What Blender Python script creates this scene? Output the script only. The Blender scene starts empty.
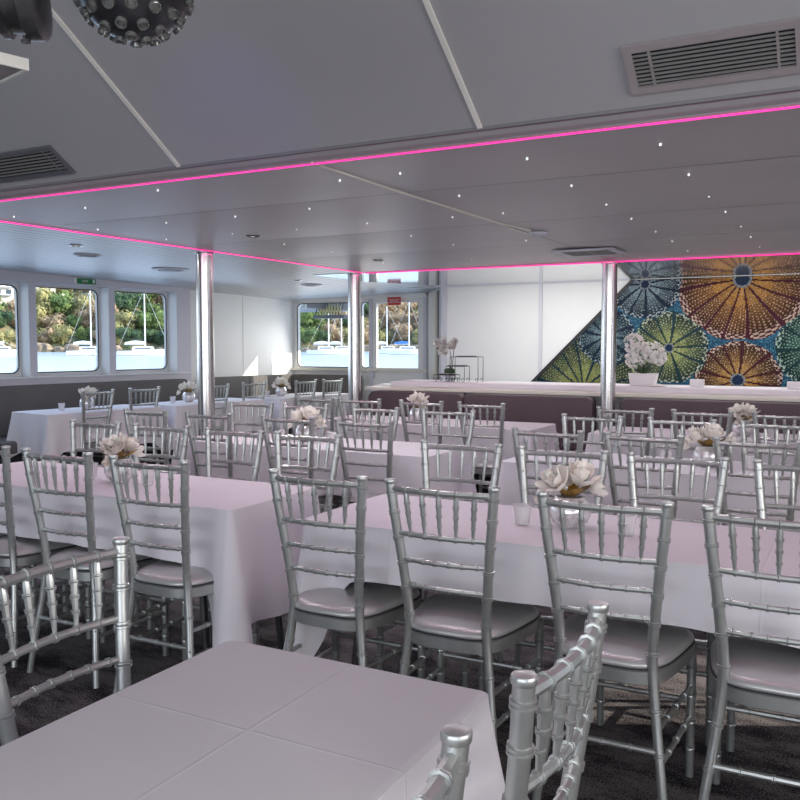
import bpy, math, random
from mathutils import Vector, Matrix
random.seed(7)
S = bpy.context.scene
C = S.collection
PI = math.pi

# ------------------------------------------------------------------ camera
cam_d = bpy.data.cameras.new('camera'); cam_d.sensor_width = 36.0
cam_d.lens = 862.26/800*36.0; cam_d.clip_start = 0.05; cam_d.clip_end = 3000
cam = bpy.data.objects.new('camera', cam_d); C.objects.link(cam)
cam.location = (0, 0, 1.337)
cam.rotation_euler = (PI/2 - math.radians(3.705), 0, math.radians(28.25))
S.camera = cam

# ------------------------------------------------------------------ world, sun, lights, exposure
S.view_settings.view_transform = 'Standard'; S.view_settings.look = 'None'
S.view_settings.gamma = 1.0; S.view_settings.exposure = 0.25
W = bpy.data.worlds.new('sky'); S.world = W; W.use_nodes = True
nt = W.node_tree; nt.nodes.clear()
wo = nt.nodes.new('ShaderNodeOutputWorld'); wb = nt.nodes.new('ShaderNodeBackground')
tc = nt.nodes.new('ShaderNodeTexCoord'); sx = nt.nodes.new('ShaderNodeSeparateXYZ'); rp = nt.nodes.new('ShaderNodeValToRGB')
nt.links.new(tc.outputs['Generated'], sx.inputs[0]); nt.links.new(sx.outputs['Z'], rp.inputs[0])
rp.color_ramp.elements[0].position = 0.0; rp.color_ramp.elements[0].color = (0.86, 0.92, 1.0, 1)
rp.color_ramp.elements[1].position = 0.6; rp.color_ramp.elements[1].color = (0.42, 0.60, 0.95, 1)
nt.links.new(rp.outputs[0], wb.inputs[0]); nt.links.new(wb.outputs[0], wo.inputs[0])
wb.inputs[1].default_value = 1.9

sun_d = bpy.data.lights.new('sun', 'SUN'); sun_d.energy = 6.0; sun_d.angle = math.radians(0.6); sun_d.color = (1.0, 0.91, 0.78)
sun = bpy.data.objects.new('sun', sun_d); C.objects.link(sun)
sd = Vector((0.90, 0.43, math.tan(math.radians(22)))).normalized()   # towards the sun
sun.rotation_euler = sd.to_track_quat('Z', 'Y').to_euler(); sun.location = (20, 10, 8)

def area(name, loc, target, sx_, sy_, power, col):
    d = bpy.data.lights.new(name, 'AREA'); d.shape = 'RECTANGLE'; d.size = sx_; d.size_y = sy_; d.energy = power; d.color = col
    o = bpy.data.objects.new(name, d); C.objects.link(o); o.location = loc
    o.rotation_euler = (Vector(target)-Vector(loc)).to_track_quat('-Z', 'Y').to_euler(); return o
area('stern_fill', (-0.5, -4.2, 1.6), (-1.5, 4, 0.9), 7.0, 1.8, 112, (0.94, 0.97, 1.0))  # added frontal fill towards the unseen stern doorway, brightens surfaces facing the camera
area('starboard_fill', (3.3, 2.0, 1.45), (-2, 3.6, 1.0), 6.0, 1.0, 90, (1.0, 0.94, 0.88))  # added warm side fill, standing in for unseen starboard daylight
area('port_window_fill', (-6.9, 6.0, 1.35), (-3, 5.0, 0.3), 4.2, 0.9, 15, (0.60, 0.76, 1.0))  # extra bluish fill just inside the port windows, boosting their daylight
area('bow_window_fill', (-5.9, 9.5, 1.3), (-6.6, 6.6, 0.5), 1.8, 0.6, 9, (1.0, 0.98, 0.93))  # added fill inside the bow windows to brighten the white wing wall
area('overhead_fill', (-0.9, 0.2, 2.44), (-0.9, 0.6, 0), 3.0, 1.4, 9, (1.0, 0.97, 0.97))  # unseen fill added overhead to lift the foreground tabletop
area('bar_fill', (-1.5, 8.0, 1.93), (-1.5, 8.4, 0.9), 4.5, 0.5, 40, (1.0, 0.98, 0.96))  # added fill brightening the bar wall, has no fitting

# ------------------------------------------------------------------ materials
def mat(name, col, rough=0.6, metal=0.0, noise=None, bump=None, spec=None, emit=None, trans=None, coat=None):
    m = bpy.data.materials.new(name); m.use_nodes = True
    n = m.node_tree.nodes; l = m.node_tree.links; b = n['Principled BSDF']
    b.inputs['Base Color'].default_value = (*col, 1); b.inputs['Roughness'].default_value = rough; b.inputs['Metallic'].default_value = metal
    if spec is not None: b.inputs['Specular IOR Level'].default_value = spec
    if coat is not None: b.inputs['Coat Weight'].default_value = coat; b.inputs['Coat Roughness'].default_value = 0.08
    if emit: b.inputs['Emission Color'].default_value = (*emit[0], 1); b.inputs['Emission Strength'].default_value = emit[1]
    if trans: b.inputs['Transmission Weight'].default_value = trans
    if noise or bump:
        t = n.new('ShaderNodeTexCoord')
    if noise:   # (scale, colour2, lo, hi[, detail])
        nz = n.new('ShaderNodeTexNoise'); nz.inputs['Scale'].default_value = noise[0]; nz.inputs['Detail'].default_value = noise[4] if len(noise) > 4 else 3
        cr = n.new('ShaderNodeValToRGB'); cr.color_ramp.elements[0].position = noise[2]; cr.color_ramp.elements[1].position = noise[3]
        cr.color_ramp.elements[0].color = (*col, 1); cr.color_ramp.elements[1].color = (*noise[1], 1)
        l.new(t.outputs['Object'], nz.inputs['Vector']); l.new(nz.outputs['Fac'], cr.inputs[0]); l.new(cr.outputs[0], b.inputs['Base Color'])
    if bump:    # (scale, strength, distance)
        bz = n.new('ShaderNodeTexNoise'); bz.inputs['Scale'].default_value = bump[0]; bz.inputs['Detail'].default_value = 3
        bp = n.new('ShaderNodeBump'); bp.inputs['Strength'].default_value = bump[1]; bp.inputs['Distance'].default_value = bump[2]
        l.new(t.outputs['Object'], bz.inputs['Vector']); l.new(bz.outputs['Fac'], bp.inputs['Height']); l.new(bp.outputs[0], b.inputs['Normal'])
    return m
M = {}
M['silver'] = mat('silver_paint', (0.52, 0.535, 0.52), 0.35, 0.76, noise=(30, (0.45, 0.465, 0.455), .3, .7))
M['cushion'] = mat('silver_vinyl', (0.52, 0.52, 0.52), 0.30, 0.4, bump=(120, .12, .002))
M['piping'] = mat('dark_piping', (0.03, 0.03, 0.035), 0.5)
M['cloth'] = mat('white_tablecloth', (0.75, 0.715, 0.755), 0.85, noise=(3, (0.71, 0.68, 0.72), .3, .7), bump=(260, .12, .001), spec=.2)
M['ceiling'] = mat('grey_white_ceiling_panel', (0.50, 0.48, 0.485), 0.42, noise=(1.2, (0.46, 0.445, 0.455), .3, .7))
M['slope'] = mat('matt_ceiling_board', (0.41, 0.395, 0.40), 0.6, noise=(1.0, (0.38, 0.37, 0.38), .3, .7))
M['white'] = mat('white_paint', (0.78, 0.79, 0.78), 0.45, noise=(2, (0.74, 0.75, 0.75), .3, .7))
M['cream'] = mat('cream_trim', (0.72, 0.69, 0.60), 0.4)
M['lav'] = mat('pale_grey_paint', (0.60, 0.60, 0.66), 0.5)
M['batten'] = mat('cream_batten', (0.80, 0.77, 0.70), 0.5)
M['seam'] = mat('ceiling_seam', (0.20, 0.19, 0.20), 0.6)
M['gloss'] = mat('gloss_ceiling', (0.62, 0.63, 0.63), 0.03, 0.0, spec=1.0, coat=1.0)
M['vent'] = mat('vent_frame', (0.33, 0.29, 0.29), 0.45)
M['ventgrey'] = mat('vent_frame_grey', (0.13, 0.13, 0.15), 0.45)
M['dark'] = mat('dark_cavity', (0.012, 0.012, 0.014), 0.7)
M['slat'] = mat('vent_slat', (0.25, 0.24, 0.23), 0.4)
M['black'] = mat('black_plastic', (0.03, 0.03, 0.032), 0.35, noise=(40, (0.05, 0.048, 0.05), .4, .6))
M['gunmetal'] = mat('gunmetal', (0.10, 0.10, 0.11), 0.28, 0.8)
M['lens'] = mat('lens_glass', (0.16, 0.16, 0.15), 0.15, 0.2, spec=1.0)
M['steel'] = mat('brushed_steel', (0.62, 0.60, 0.59), 0.22, 1.0, bump=(60, .04, .001))
M['bench'] = mat('grey_brown_vinyl', (0.105, 0.10, 0.098), 0.42, noise=(5, (0.125, 0.115, 0.11), .3, .7), bump=(90, .1, .002))
M['maroon'] = mat('plum_bench_fabric', (0.090, 0.058, 0.070), 0.55, noise=(4, (0.105, 0.070, 0.082), .3, .7), bump=(150, .1, .002))
M['gasket'] = mat('black_gasket', (0.015, 0.015, 0.018), 0.5)
M['mercury'] = mat('mercury_glass', (0.84, 0.84, 0.84), 0.16, 0.6, noise=(45, (0.58, 0.57, 0.56), .45, .62, 4))
M['petal'] = mat('cream_petal', (0.92, 0.89, 0.82), 0.6, noise=(25, (0.80, 0.74, 0.68), .35, .7))
M['petalw'] = mat('white_petal', (0.84, 0.83, 0.80), 0.6)
M['leaf'] = mat('bronze_leaf', (0.30, 0.17, 0.02), 0.4, noise=(20, (0.10, 0.06, 0.02), .4, .65))
M['greenleaf'] = mat('green_leaf', (0.03, 0.07, 0.02), 0.4)
M['twig'] = mat('twig', (0.06, 0.04, 0.03), 0.7)
M['whitebox'] = mat('white_card', (0.75, 0.74, 0.74), 0.5)
M['iron'] = mat('wrought_iron', (0.05, 0.05, 0.055), 0.45, 0.5)
M['red'] = mat('red_sign', (0.55, 0.02, 0.02), 0.5)
M['green'] = mat('green_sign', (0.01, 0.22, 0.06), 0.5)
M['text'] = mat('white_lettering', (0.85, 0.85, 0.85), 0.5)
M['orange'] = mat('amber_wood', (0.45, 0.30, 0.16), 0.5)
M['rope'] = mat('pale_rope', (0.55, 0.50, 0.25), 0.8)
M['led'] = mat('pink_led', (0.9, 0.1, 0.5), 0.4, emit=((1.0, 0.02, 0.30), 0.95))
M['star'] = mat('pin_light', (1, 1, 1), 0.4, emit=((1.0, 0.97, 0.92), .55))
M['lamp'] = mat('lamp_face', (1, 1, 1), 0.4, emit=((1.0, 0.95, 0.85), 0.9))
M['hullwhite'] = mat('white_gelcoat', (0.85, 0.85, 0.85), 0.3)
M['bluecanvas'] = mat('blue_canvas', (0.05, 0.20, 0.60), 0.7)
M['rock'] = mat('sandstone', (0.42, 0.31, 0.20), 0.9, noise=(.6, (0.20, 0.15, 0.11), .4, .65))
M['tree0'] = mat('dark_green_leaves', (0.08, 0.14, 0.055), 0.9, noise=(.7, (0.035, 0.07, 0.035), .42, .6, 6))
M['tree1'] = mat('mid_green_leaves', (0.24, 0.32, 0.09), 0.9, noise=(.7, (0.08, 0.14, 0.05), .42, .6, 6))
M['tree2'] = mat('olive_leaves', (0.40, 0.36, 0.15), 0.9, noise=(.7, (0.18, 0.18, 0.08), .42, .6, 6))
M['tree3'] = mat('russet_leaves', (0.52, 0.38, 0.23), 0.9, noise=(.7, (0.30, 0.21, 0.13), .42, .6, 6))
M['hill'] = mat('scrub_bank', (0.26, 0.20, 0.11), 0.95, noise=(.12, (0.07, 0.10, 0.045), .4, .6, 8))
M['render'] = mat('house_render', (0.75, 0.68, 0.60), 0.7)
M['roof'] = mat('roof_tile', (0.35, 0.20, 0.15), 0.8)
M['pane'] = mat('dark_pane', (0.08, 0.10, 0.13), 0.2)

def glass_mat():
    m = bpy.data.materials.new('window_glass'); m.use_nodes = True
    n = m.node_tree.nodes; l = m.node_tree.links; n.clear()
    o = n.new('ShaderNodeOutputMaterial'); t = n.new('ShaderNodeBsdfTransparent'); g = n.new('ShaderNodeBsdfGlossy'); f = n.new('ShaderNodeFresnel'); x = n.new('ShaderNodeMixShader')
    t.inputs[0].default_value = (0.93, 0.97, 0.96, 1); g.inputs['Roughness'].default_value = 0.02; f.inputs[0].default_value = 1.3
    l.new(f.outputs[0], x.inputs[0]); l.new(t.outputs[0], x.inputs[1]); l.new(g.outputs[0], x.inputs[2]); l.new(x.outputs[0], o.inputs[0]); return m
M['glass'] = glass_mat()
M['tumbler'] = mat('frosted_clear_glass', (0.80,0.79,0.80), 0.12, spec=.8); M['tumbler'].node_tree.nodes['Principled BSDF'].inputs['Alpha'].default_value = 0.38

def carpet_mat():
    m = mat('dark_carpet', (0.03, 0.028, 0.032), 0.95, spec=.1); n = m.node_tree.nodes; l = m.node_tree.links; b = n['Principled BSDF']
    t = n.new('ShaderNodeTexCoord'); mp = n.new('ShaderNodeMapping'); mp.inputs['Scale'].default_value = (1.0, 2.2, 1)
    mp.inputs['Rotation'].default_value = (0, 0, .5)
    a = n.new('ShaderNodeTexNoise'); a.inputs['Scale'].default_value = 3.0; a.inputs['Detail'].default_value = 6; a.inputs['Roughness'].default_value = .7
    c = n.new('ShaderNodeTexNoise'); c.inputs['Scale'].default_value = 160; c.inputs['Detail'].default_value = 2
    mx = n.new('ShaderNodeMath'); mx.operation = 'MULTIPLY_ADD'; mx.inputs[1].default_value = .8
    r = n.new('ShaderNodeValToRGB'); r.color_ramp.elements[0].position = .80; r.color_ramp.elements[1].position = 1.0
    r.color_ramp.elements[0].color = (0.022, 0.020, 0.024, 1); r.color_ramp.elements[1].color = (0.17, 0.155, 0.155, 1)
    l.new(t.outputs['Object'], mp.inputs[0]); l.new(mp.outputs[0], a.inputs['Vector']); l.new(t.outputs['Object'], c.inputs['Vector'])
    l.new(c.outputs['Fac'], mx.inputs[0]); l.new(a.outputs['Fac'], mx.inputs[2]); l.new(mx.outputs[0], r.inputs[0]); l.new(r.outputs[0], b.inputs['Base Color'])
    bp = n.new('ShaderNodeBump'); bp.inputs['Strength'].default_value = .5; bp.inputs['Distance'].default_value = .004
    l.new(c.outputs['Fac'], bp.inputs['Height']); l.new(bp.outputs[0], b.inputs['Normal']); return m
M['carpet'] = carpet_mat()
def water_mat():
    m = mat('harbour_water', (0.42, 0.50, 0.55), 0.25, spec=1.0); n = m.node_tree.nodes; l = m.node_tree.links; b = n['Principled BSDF']
    t = n.new('ShaderNodeTexCoord'); a = n.new('ShaderNodeTexNoise'); a.inputs['Scale'].default_value = .9; a.inputs['Detail'].default_value = 5
    bp = n.new('ShaderNodeBump'); bp.inputs['Strength'].default_value = .45; bp.inputs['Distance'].default_value = .35
    l.new(t.outputs['Object'], a.inputs['Vector']); l.new(a.outputs['Fac'], bp.inputs['Height']); l.new(bp.outputs[0], b.inputs['Normal']); return m
M['water'] = water_mat()
def plank_mat():
    m = mat('ribbed_ceiling_boards', (0.55, 0.57, 0.60), 0.4); n = m.node_tree.nodes; l = m.node_tree.links
    t = n.new('ShaderNodeTexCoord'); x = n.new('ShaderNodeSeparateXYZ'); a = n.new('ShaderNodeMath'); a.operation = 'PINGPONG'; a.inputs[1].default_value = .0625
    r = n.new('ShaderNodeValToRGB'); r.color_ramp.elements[0].position = .006; r.color_ramp.elements[1].position = .011
    r.color_ramp.elements[0].color = (0.16,0.17,0.19,1); r.color_ramp.elements[1].color = (0.55,0.57,0.60,1)
    l.new(t.outputs['Object'], x.inputs[0]); l.new(x.outputs['X'], a.inputs[0]); l.new(a.outputs[0], r.inputs[0]); l.new(r.outputs[0], n['Principled BSDF'].inputs['Base Color']); return m
M['plank'] = plank_mat()

# ------------------------------------------------------------------ geometry helpers
class G:
    def __init__(s): s.v = []; s.f = []
    def add(s, v, f):
        k = len(s.v); s.v += [tuple(p) for p in v]; s.f += [tuple(i+k for i in q) for q in f]; return s
    def box(s, x0, x1, y0, y1, z0, z1, mtx=None):
        v = [Vector(p) for p in ((x0,y0,z0),(x1,y0,z0),(x1,y1,z0),(x0,y1,z0),(x0,y0,z1),(x1,y0,z1),(x1,y1,z1),(x0,y1,z1))]
        if mtx: v = [mtx @ p for p in v]
        return s.add(v, [(0,3,2,1),(4,5,6,7),(0,1,5,4),(1,2,6,5),(2,3,7,6),(3,0,4,7)])
    def tube(s, pts, r, seg=8, caps=True):
        pts = [Vector(p) for p in pts]; n = len(pts)
        if not hasattr(r, '__len__'): r = [r]*n
        v = []; f = []; up = None
        for i in range(n):
            a = pts[max(i-1,0)]; b = pts[min(i+1,n-1)]; d = b-a
            if d.length < 1e-9: d = Vector((0,0,1))
            d.normalize()
            if up is None:
                up = Vector((0,0,1)) if abs(d.z) < .9 else Vector((0,1,0))
            sd_ = d.cross(up).normalized(); up = sd_.cross(d).normalized()
            for k in range(seg):
                t = 2*PI*k/seg; v.append(pts[i] + sd_*math.cos(t)*r[i] + up*math.sin(t)*r[i])
        for i in range(n-1):
            for k in range(seg):
                k2 = (k+1) % seg; f.append((i*seg+k, (i+1)*seg+k, (i+1)*seg+k2, i*seg+k2))
        if caps: f.append(tuple(range(seg))); f.append(tuple(reversed(range((n-1)*seg, n*seg))))
        return s.add(v, f)
    def lathe(s, prof, seg=24, o=(0,0,0), mtx=None, caps=True):
        v = []; f = []; n = len(prof)
        for (r, z) in prof:
            for k in range(seg):
                t = 2*PI*k/seg; p = Vector((r*math.cos(t), r*math.sin(t), z))
                if mtx: p = mtx @ p
                v.append(p + Vector(o))
        for i in range(n-1):
            for k in range(seg):
                k2 = (k+1) % seg; f.append((i*seg+k, i*seg+k2, (i+1)*seg+k2, (i+1)*seg+k))
        if caps: f.append(tuple(reversed(range(seg)))); f.append(tuple(range((n-1)*seg, n*seg)))
        return s.add(v, f)
    def prism(s, poly, z0, z1, mtx=None):
        n = len(poly); v = [Vector((x,y,z0)) for x,y in poly] + [Vector((x,y,z1)) for x,y in poly]
        if mtx: v = [mtx @ p for p in v]
        f = [tuple(reversed(range(n))), tuple(range(n, 2*n))] + [(i,(i+1)%n,(i+1)%n+n,i+n) for i in range(n)]
        return s.add(v, f)
def obj(name, g, m, parent=None, smooth=False, label=None):
    me = bpy.data.meshes.new(name); me.from_pydata(g.v, [], g.f); me.materials.append(m)
    if smooth:
        me.polygons.foreach_set('use_smooth', [True]*len(me.polygons))
        if smooth != 'all':
            try: me.set_sharp_from_angle(angle=math.radians(40))
            except Exception: pass
    me.update()
    o = bpy.data.objects.new(name, me); C.objects.link(o)
    if parent: o.parent = parent
    if label: o['label'] = label
    return o
def tag(o, label=None, cat=None, group=None, kind=None):
    if label: o['label'] = label
    if cat: o['category'] = cat
    if group: o['group'] = group
    if kind: o['kind'] = kind
    return o
def thing(name, loc, rz=0, label=None, cat=None, group=None):
    o = bpy.data.objects.new(name, None); C.objects.link(o); o.empty_display_size = .1
    o.location = loc; o.rotation_euler = (0,0,rz); return tag(o, label, cat, group)
def struct(name, g, m, parent=None, smooth=False):
    o = obj(name, g, m, parent, smooth)
    if not parent: o['kind'] = 'structure'
    return o
kids = {}
def dup(root, loc, rz=0, label=None, cat=None, group=None, sc=None):
    if not kids:
        pass
    r = root.copy(); C.objects.link(r); r.location = loc; r.rotation_euler = (0,0,rz)
    if sc: r.scale = sc
    tag(r, label, cat, group)
    for ch in list(root.children):
        c = ch.copy(); C.objects.link(c); c.parent = r
        for gch in list(ch.children):
            d = gch.copy(); C.objects.link(d); d.parent = c
    return r
def catmull(P, n=6):
    P = [Vector(p) for p in P]; out = []
    for i in range(len(P)-1):
        a = P[max(i-1,0)]; b = P[i]; c = P[i+1]; d = P[min(i+2,len(P)-1)]
        for k in range(n):
            t = k/n; out.append(.5*((2*b)+(c-a)*t+(2*a-5*b+4*c-d)*t*t+(3*b-a-3*c+d)*t**3))
    out.append(P[-1]); return out
def ringed(g, pts, rad, rings, seg=8, ringh=.009, k=1.16):
    """tube along pts (list) with bamboo rings at arc fractions; rad is a function of fraction"""
    pts = [Vector(p) for p in pts]; L = [0]
    for a, b in zip(pts, pts[1:]): L.append(L[-1]+(b-a).length)
    T = L[-1]
    def at(s):
        s = min(max(s,0),T)
        for i in range(len(L)-1):
            if s <= L[i+1]+1e-9:
                u = (s-L[i])/max(L[i+1]-L[i],1e-9); return pts[i].lerp(pts[i+1],u)
        return pts[-1]
    st = [(s/T, 1.0) for s in L]
    st = [(a,1.0) for a,_ in st if not any(abs(a-q)*T < ringh*1.1 for q in rings)]
    for q in rings:
        for d, m_ in ((-1,1),(-.85,k),(-.25,k),(0,1.02),(.25,k),(.85,k),(1,1)):
            u = q+d*ringh/T
            if 0 < u < 1: st.append((u, m_))
    st.sort(); P = [at(u*T) for u,_ in st]; R = [rad(u)*m_ for u,m_ in st]
    g.tube(P, R, seg); return g
def slab_with_holes(g, outer, holes, P, thick_dir):
    """planar slab: outer 2D loop, hole loops; P maps (u,v)->Vector; extruded by thick_dir"""
    import bmesh
    bm = bmesh.new(); loops = []
    for lp in [outer]+holes:
        vs = [bm.verts.new(P(u,v)) for u,v in lp]; loops.append(vs)
        for i in range(len(vs)): bm.edges.new((vs[i], vs[(i+1)%len(vs)]))
    bmesh.ops.triangle_fill(bm, use_beauty=True, edges=list(bm.edges))
    bm.verts.index_update(); n = len(bm.verts)
    V = [v.co.copy() for v in bm.verts]; F = [tuple(v.index for v in f.verts) for f in bm.faces]
    idx = [[v.index for v in lp] for lp in loops]; bm.free()
    V2 = [p+thick_dir for p in V]; FF = F+[tuple(reversed([i+n for i in f])) for f in F]
    for lp in idx:
        for i in range(len(lp)): a = lp[i]; b = lp[(i+1)%len(lp)]; FF.append((a,b,b+n,a+n))
    g.add(V+V2, FF); return g
def rrect(u0, u1, v0, v1, r, n=6):
    out = []
    for cx, cy, a0 in ((u1-r,v0+r,-90),(u1-r,v1-r,0),(u0+r,v1-r,90),(u0+r,v0+r,180)):
        for k in range(n+1):
            a = math.radians(a0+90*k/n); out.append((cx+r*math.cos(a), cy+r*math.sin(a)))
    return out

def quadbox(P, u0,u1,v0,v1,o0,o1):
    return G().add([P(u0,v0,o0),P(u1,v0,o0),P(u1,v1,o0),P(u0,v1,o0),P(u0,v0,o1),P(u1,v0,o1),P(u1,v1,o1),P(u0,v1,o1)], [(0,3,2,1),(4,5,6,7),(0,1,5,4),(1,2,6,5),(2,3,7,6),(3,0,4,7)])

# ================================================================== THE SETTING
CZ = 2.0
# floor and hull
struct('floor', G().box(-8.6, 3.5, -4.5, 10.0, -0.08, 0.0), M['carpet'])
# water
g = G(); 
ring = [(60,0)]
struct('water', G().add([(-900,-300,-1.1),(900,-300,-1.1),(900,900,-1.1),(-900,900,-1.1)], [(0,1,2,3)]), M['water'])
# mid soffit made of slightly sagging panels
XB = [-4.1, -1.8, .5, 2.0, 3.4]; YB = [2.66, 3.4, 4.52, 5.6, 6.95]
g = G()
def camber(x, y):      # slight crown of the deck
    return CZ + 0.012*max(0, 1-((x+.5)/4.0)**2)*min(1, max(0,(y-2.66)/4.3))
for i in range(4):
    for j in range(4):
        nx = ny = 8; x0,x1,y0,y1 = XB[i]+.004, XB[i+1]-.004, YB[j]+.004, YB[j+1]-.004
        base = len(g.v); V = []; F = []
        for b in range(ny+1):
            for a in range(nx+1):
                u = a/nx; w = b/ny; x = x0+(x1-x0)*u; y = y0+(y1-y0)*w
                V.append((x, y, camber(x,y) - .010*math.sin(PI*u)**.6*math.sin(PI*w)**.8*(1 if j else .3)))
        for b in range(ny):
            for a in range(nx):
                k = b*(nx+1)+a; F.append((k, k+nx+1, k+nx+2, k+1))
        g.add(V, F)
struct('ceiling', g, M['ceiling'], smooth=True)
struct('trim_1', G().box(-4.1, 3.4, 2.60, 7.0, CZ+.022, CZ+.05), M['seam'])          # dark board above the seams
struct('trim_2', G().tube([(-1.8, 2.67, CZ+.001), (-1.8, 3.4, CZ-.001), (-1.795, 4.5, CZ+.003), (-1.74,4.85,CZ+.002)], .006, 6), M['cream'])
# near band and sloping bulkhead rising towards the camera
SL = math.tan(math.radians(34.0)); YS = 2.60; ZS = 2.032; ZT = 2.46; YT = YS-(ZT-ZS)/SL
prof = [(2.675, CZ-.002), (2.668, CZ+.006), (2.64, CZ+.012), (YS, ZS), (YT, ZT), (-4.5, ZT)]
V = []; F = []
for x in (-8.6, 3.4):
    for (y,z) in prof: V.append((x,y,z))
    for (y,z) in reversed(prof): V.append((x,y+.03,z+.06))
n = 2*len(prof)
for i in range(n): F.append((i, (i+1)%n, (i+1)%n+n, i+n))
F += [tuple(reversed(range(n))), tuple(range(n,2*n))]
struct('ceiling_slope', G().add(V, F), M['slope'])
def onslope(x, d, h=0):     # point on the slope, d metres up it from its foot
    c, s = math.cos(math.atan(SL)), math.sin(math.atan(SL)); return Vector((x, YS-d*c-h*s, ZS+d*s-h*c))
for k, x in enumerate((-1.105, -2.375)):
    b = [onslope(x-.008, .0, 0), onslope(x+.008, .0, 0), onslope(x+.008, .76, 0), onslope(x-.008, .76, 0)]
    t = [onslope(x-.008, .0, .008), onslope(x+.008, .0, .008), onslope(x+.008, .76, .008), onslope(x-.008, .76, .008)]
    struct('trim_%d' % (3+k), G().add(b+t, [(0,1,2,3),(7,6,5,4),(0,4,5,1),(1,5,6,2),(2,6,7,3),(3,7,4,0)]), M['batten'])
# port wing ceiling: ribbed boards running fore and aft, ruled between the led edge and the hull
def hull_in(y): return -7.3 + .125*(y-5.6)
def hull_z(y): return 2.055 - .030*(y-5.6)
g = G(); nb = 34; ys = [-4.5+ (9.95+4.5)*k/24 for k in range(25)]
rows = []
for y in ys:
    xo = hull_in(y)-.35; zo = hull_z(y) if y > 2.7 else hull_z(2.7)
    if y < 2.7: zo = 2.142
    r = []
    for k in range(nb):
        for u, dz in ((0.0,0),(.999,0)):
            w = (k+u)/nb; x = -4.1+(xo+4.1)*w; z = CZ+.004+(zo-CZ-.004)*w
            r.append((x, y, z+dz))
    rows.append(r)
m_ = len(rows[0])
keep = [k for k, y in enumerate(ys) if y > 2.3]
rows = [rows[k] for k in keep]
V = [p for r in rows for p in r]; F = []
for j in range(len(rows)-1):
    for i in range(m_-1): k = j*m_+i; F.append((k, k+1, k+m_+1, k+m_))
struct('ceiling_port', G().add(V, F), M['plank'])
# gloss ceiling above the bar
struct('ceiling_bar', G().box(-4.7, 3.4, 6.97, 9.05, CZ, CZ+.05), M['gloss'])
struct('trim_5', G().box(-4.75, -2.14, 8.965, 8.985, CZ-.012, CZ-.0005), M['lav'])
struct('ceiling_stern', G().box(-8.9, 3.5, -4.5, 10.2, 2.62, 2.7), M['slope'])
# port wall
D = Vector((.125, 1, 0)).normalized(); Nn = Vector((1, -.125, 0)).normalized()
O = Vector((-7.5, 5.6, 0))
def PW(s, z, off=0): return O + D*s + Nn*off + Vector((0,0,z))
s_of = lambda y: (y-5.6)/D.y
wins = [(-2.72,-1.99),(-1.81,-1.08),(-.90,-.17),(.06-.05,.79-.05)]
wins = []
for k in range(-9, 3):
    a = s_of(6.06)-.13+.925*k; wins.append((a, a+.79))
# inner thick wall: rectangular reveals
s0, s1 = s_of(-4.5), s_of(7.86)
g = G()
holes = [[(a-.05 if 1 else a, 1.012),(b+.03, 1.012),(b+.03, 1.945),(a-.05, 1.945)] for a,b in wins if a > s0+.1]
hl = []
for (a,b) in wins:
    if a > s0+.1 and b < s1: hl.append([(a-.03,1.012),(b+.03,1.012),(b+.03,1.945),(a-.03,1.945)])
slab_with_holes(g, [(s0,0),(s1,0),(s1,2.16),(s0,2.16)], hl, lambda u,v: PW(u,v,.035), Nn*.165)
struct('wall_port', g, M['lav'])
g = G(); hl = [rrect(a,b,1.05,1.915,.07) for a,b in wins if a > s0+.1 and b < s1]
slab_with_holes(g, [(s0,-.9),(s1,-.9),(s1,2.3),(s0,2.3)], hl, lambda u,v: PW(u,v,0), Nn*.034)
struct('wall_port_skin', g, M['white'])
n_ = 0
for (a,b) in wins:
    if not (a > s0+.1 and b < s1): continue
    n_ += 1
    w = bpy.data.objects.new('window_%d' % n_, None); C.objects.link(w); w['kind'] = 'structure'
    lo = rrect(a-.006,b+.006,1.044,1.921,.074); li = rrect(a,b,1.05,1.915,.07)
    g = G(); slab_with_holes(g, lo, [rrect(a+.003,b-.004,1.054,1.912,.067)], lambda u,v: PW(u,v,.036), Nn*.006); obj('window_frame', g, M['gasket'], w)
    obj('pane', G().add([PW(u,v,.02) for u,v in li], [tuple(range(len(li)))]), M['glass'], w)
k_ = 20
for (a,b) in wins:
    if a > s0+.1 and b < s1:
        struct('trim_%d' % k_, quadbox(PW, b+.024, b+.0295, 1.013, 1.944, .036, .1985), M['white']); k_ += 1  # white liner added on the far reveal, its sky-lit brightness put in as colour
# sill ledge, lining strip
struct('trim_6', G().add([PW(s0,z,o) for z,o in ((1.0,.19),(1.0,.235),(1.014,.235),(1.014,.19))]+[PW(s1-.04,z,o) for z,o in ((1.0,.19),(1.0,.235),(1.014,.235),(1.014,.19))],
    [(0,1,5,4),(1,2,6,5),(2,3,7,6),(3,0,4,7),(0,3,2,1),(4,5,6,7)]), M['white'])
# closed port wall aft of the windows
E0 = PW(s1, 0, .0)
WX0 = (-7.16, 7.9); WX1 = (-6.93, 9.78)
def QW(t, z, off=0):
    d = Vector((WX1[0]-WX0[0], WX1[1]-WX0[1], 0)); nn = Vector((d.y, -d.x, 0)).normalized()
    return Vector((WX0[0], WX0[1], 0)) + d*t + nn*off + Vector((0,0,z))
struct('wall_port_panel', quadbox(QW, -.02, 1.05, 0, 2.2, -.1, 0), M['white'])
struct('trim_7', quadbox(QW, .50, .504, .95, 1.95, 0, .003), M['lav'])
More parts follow.
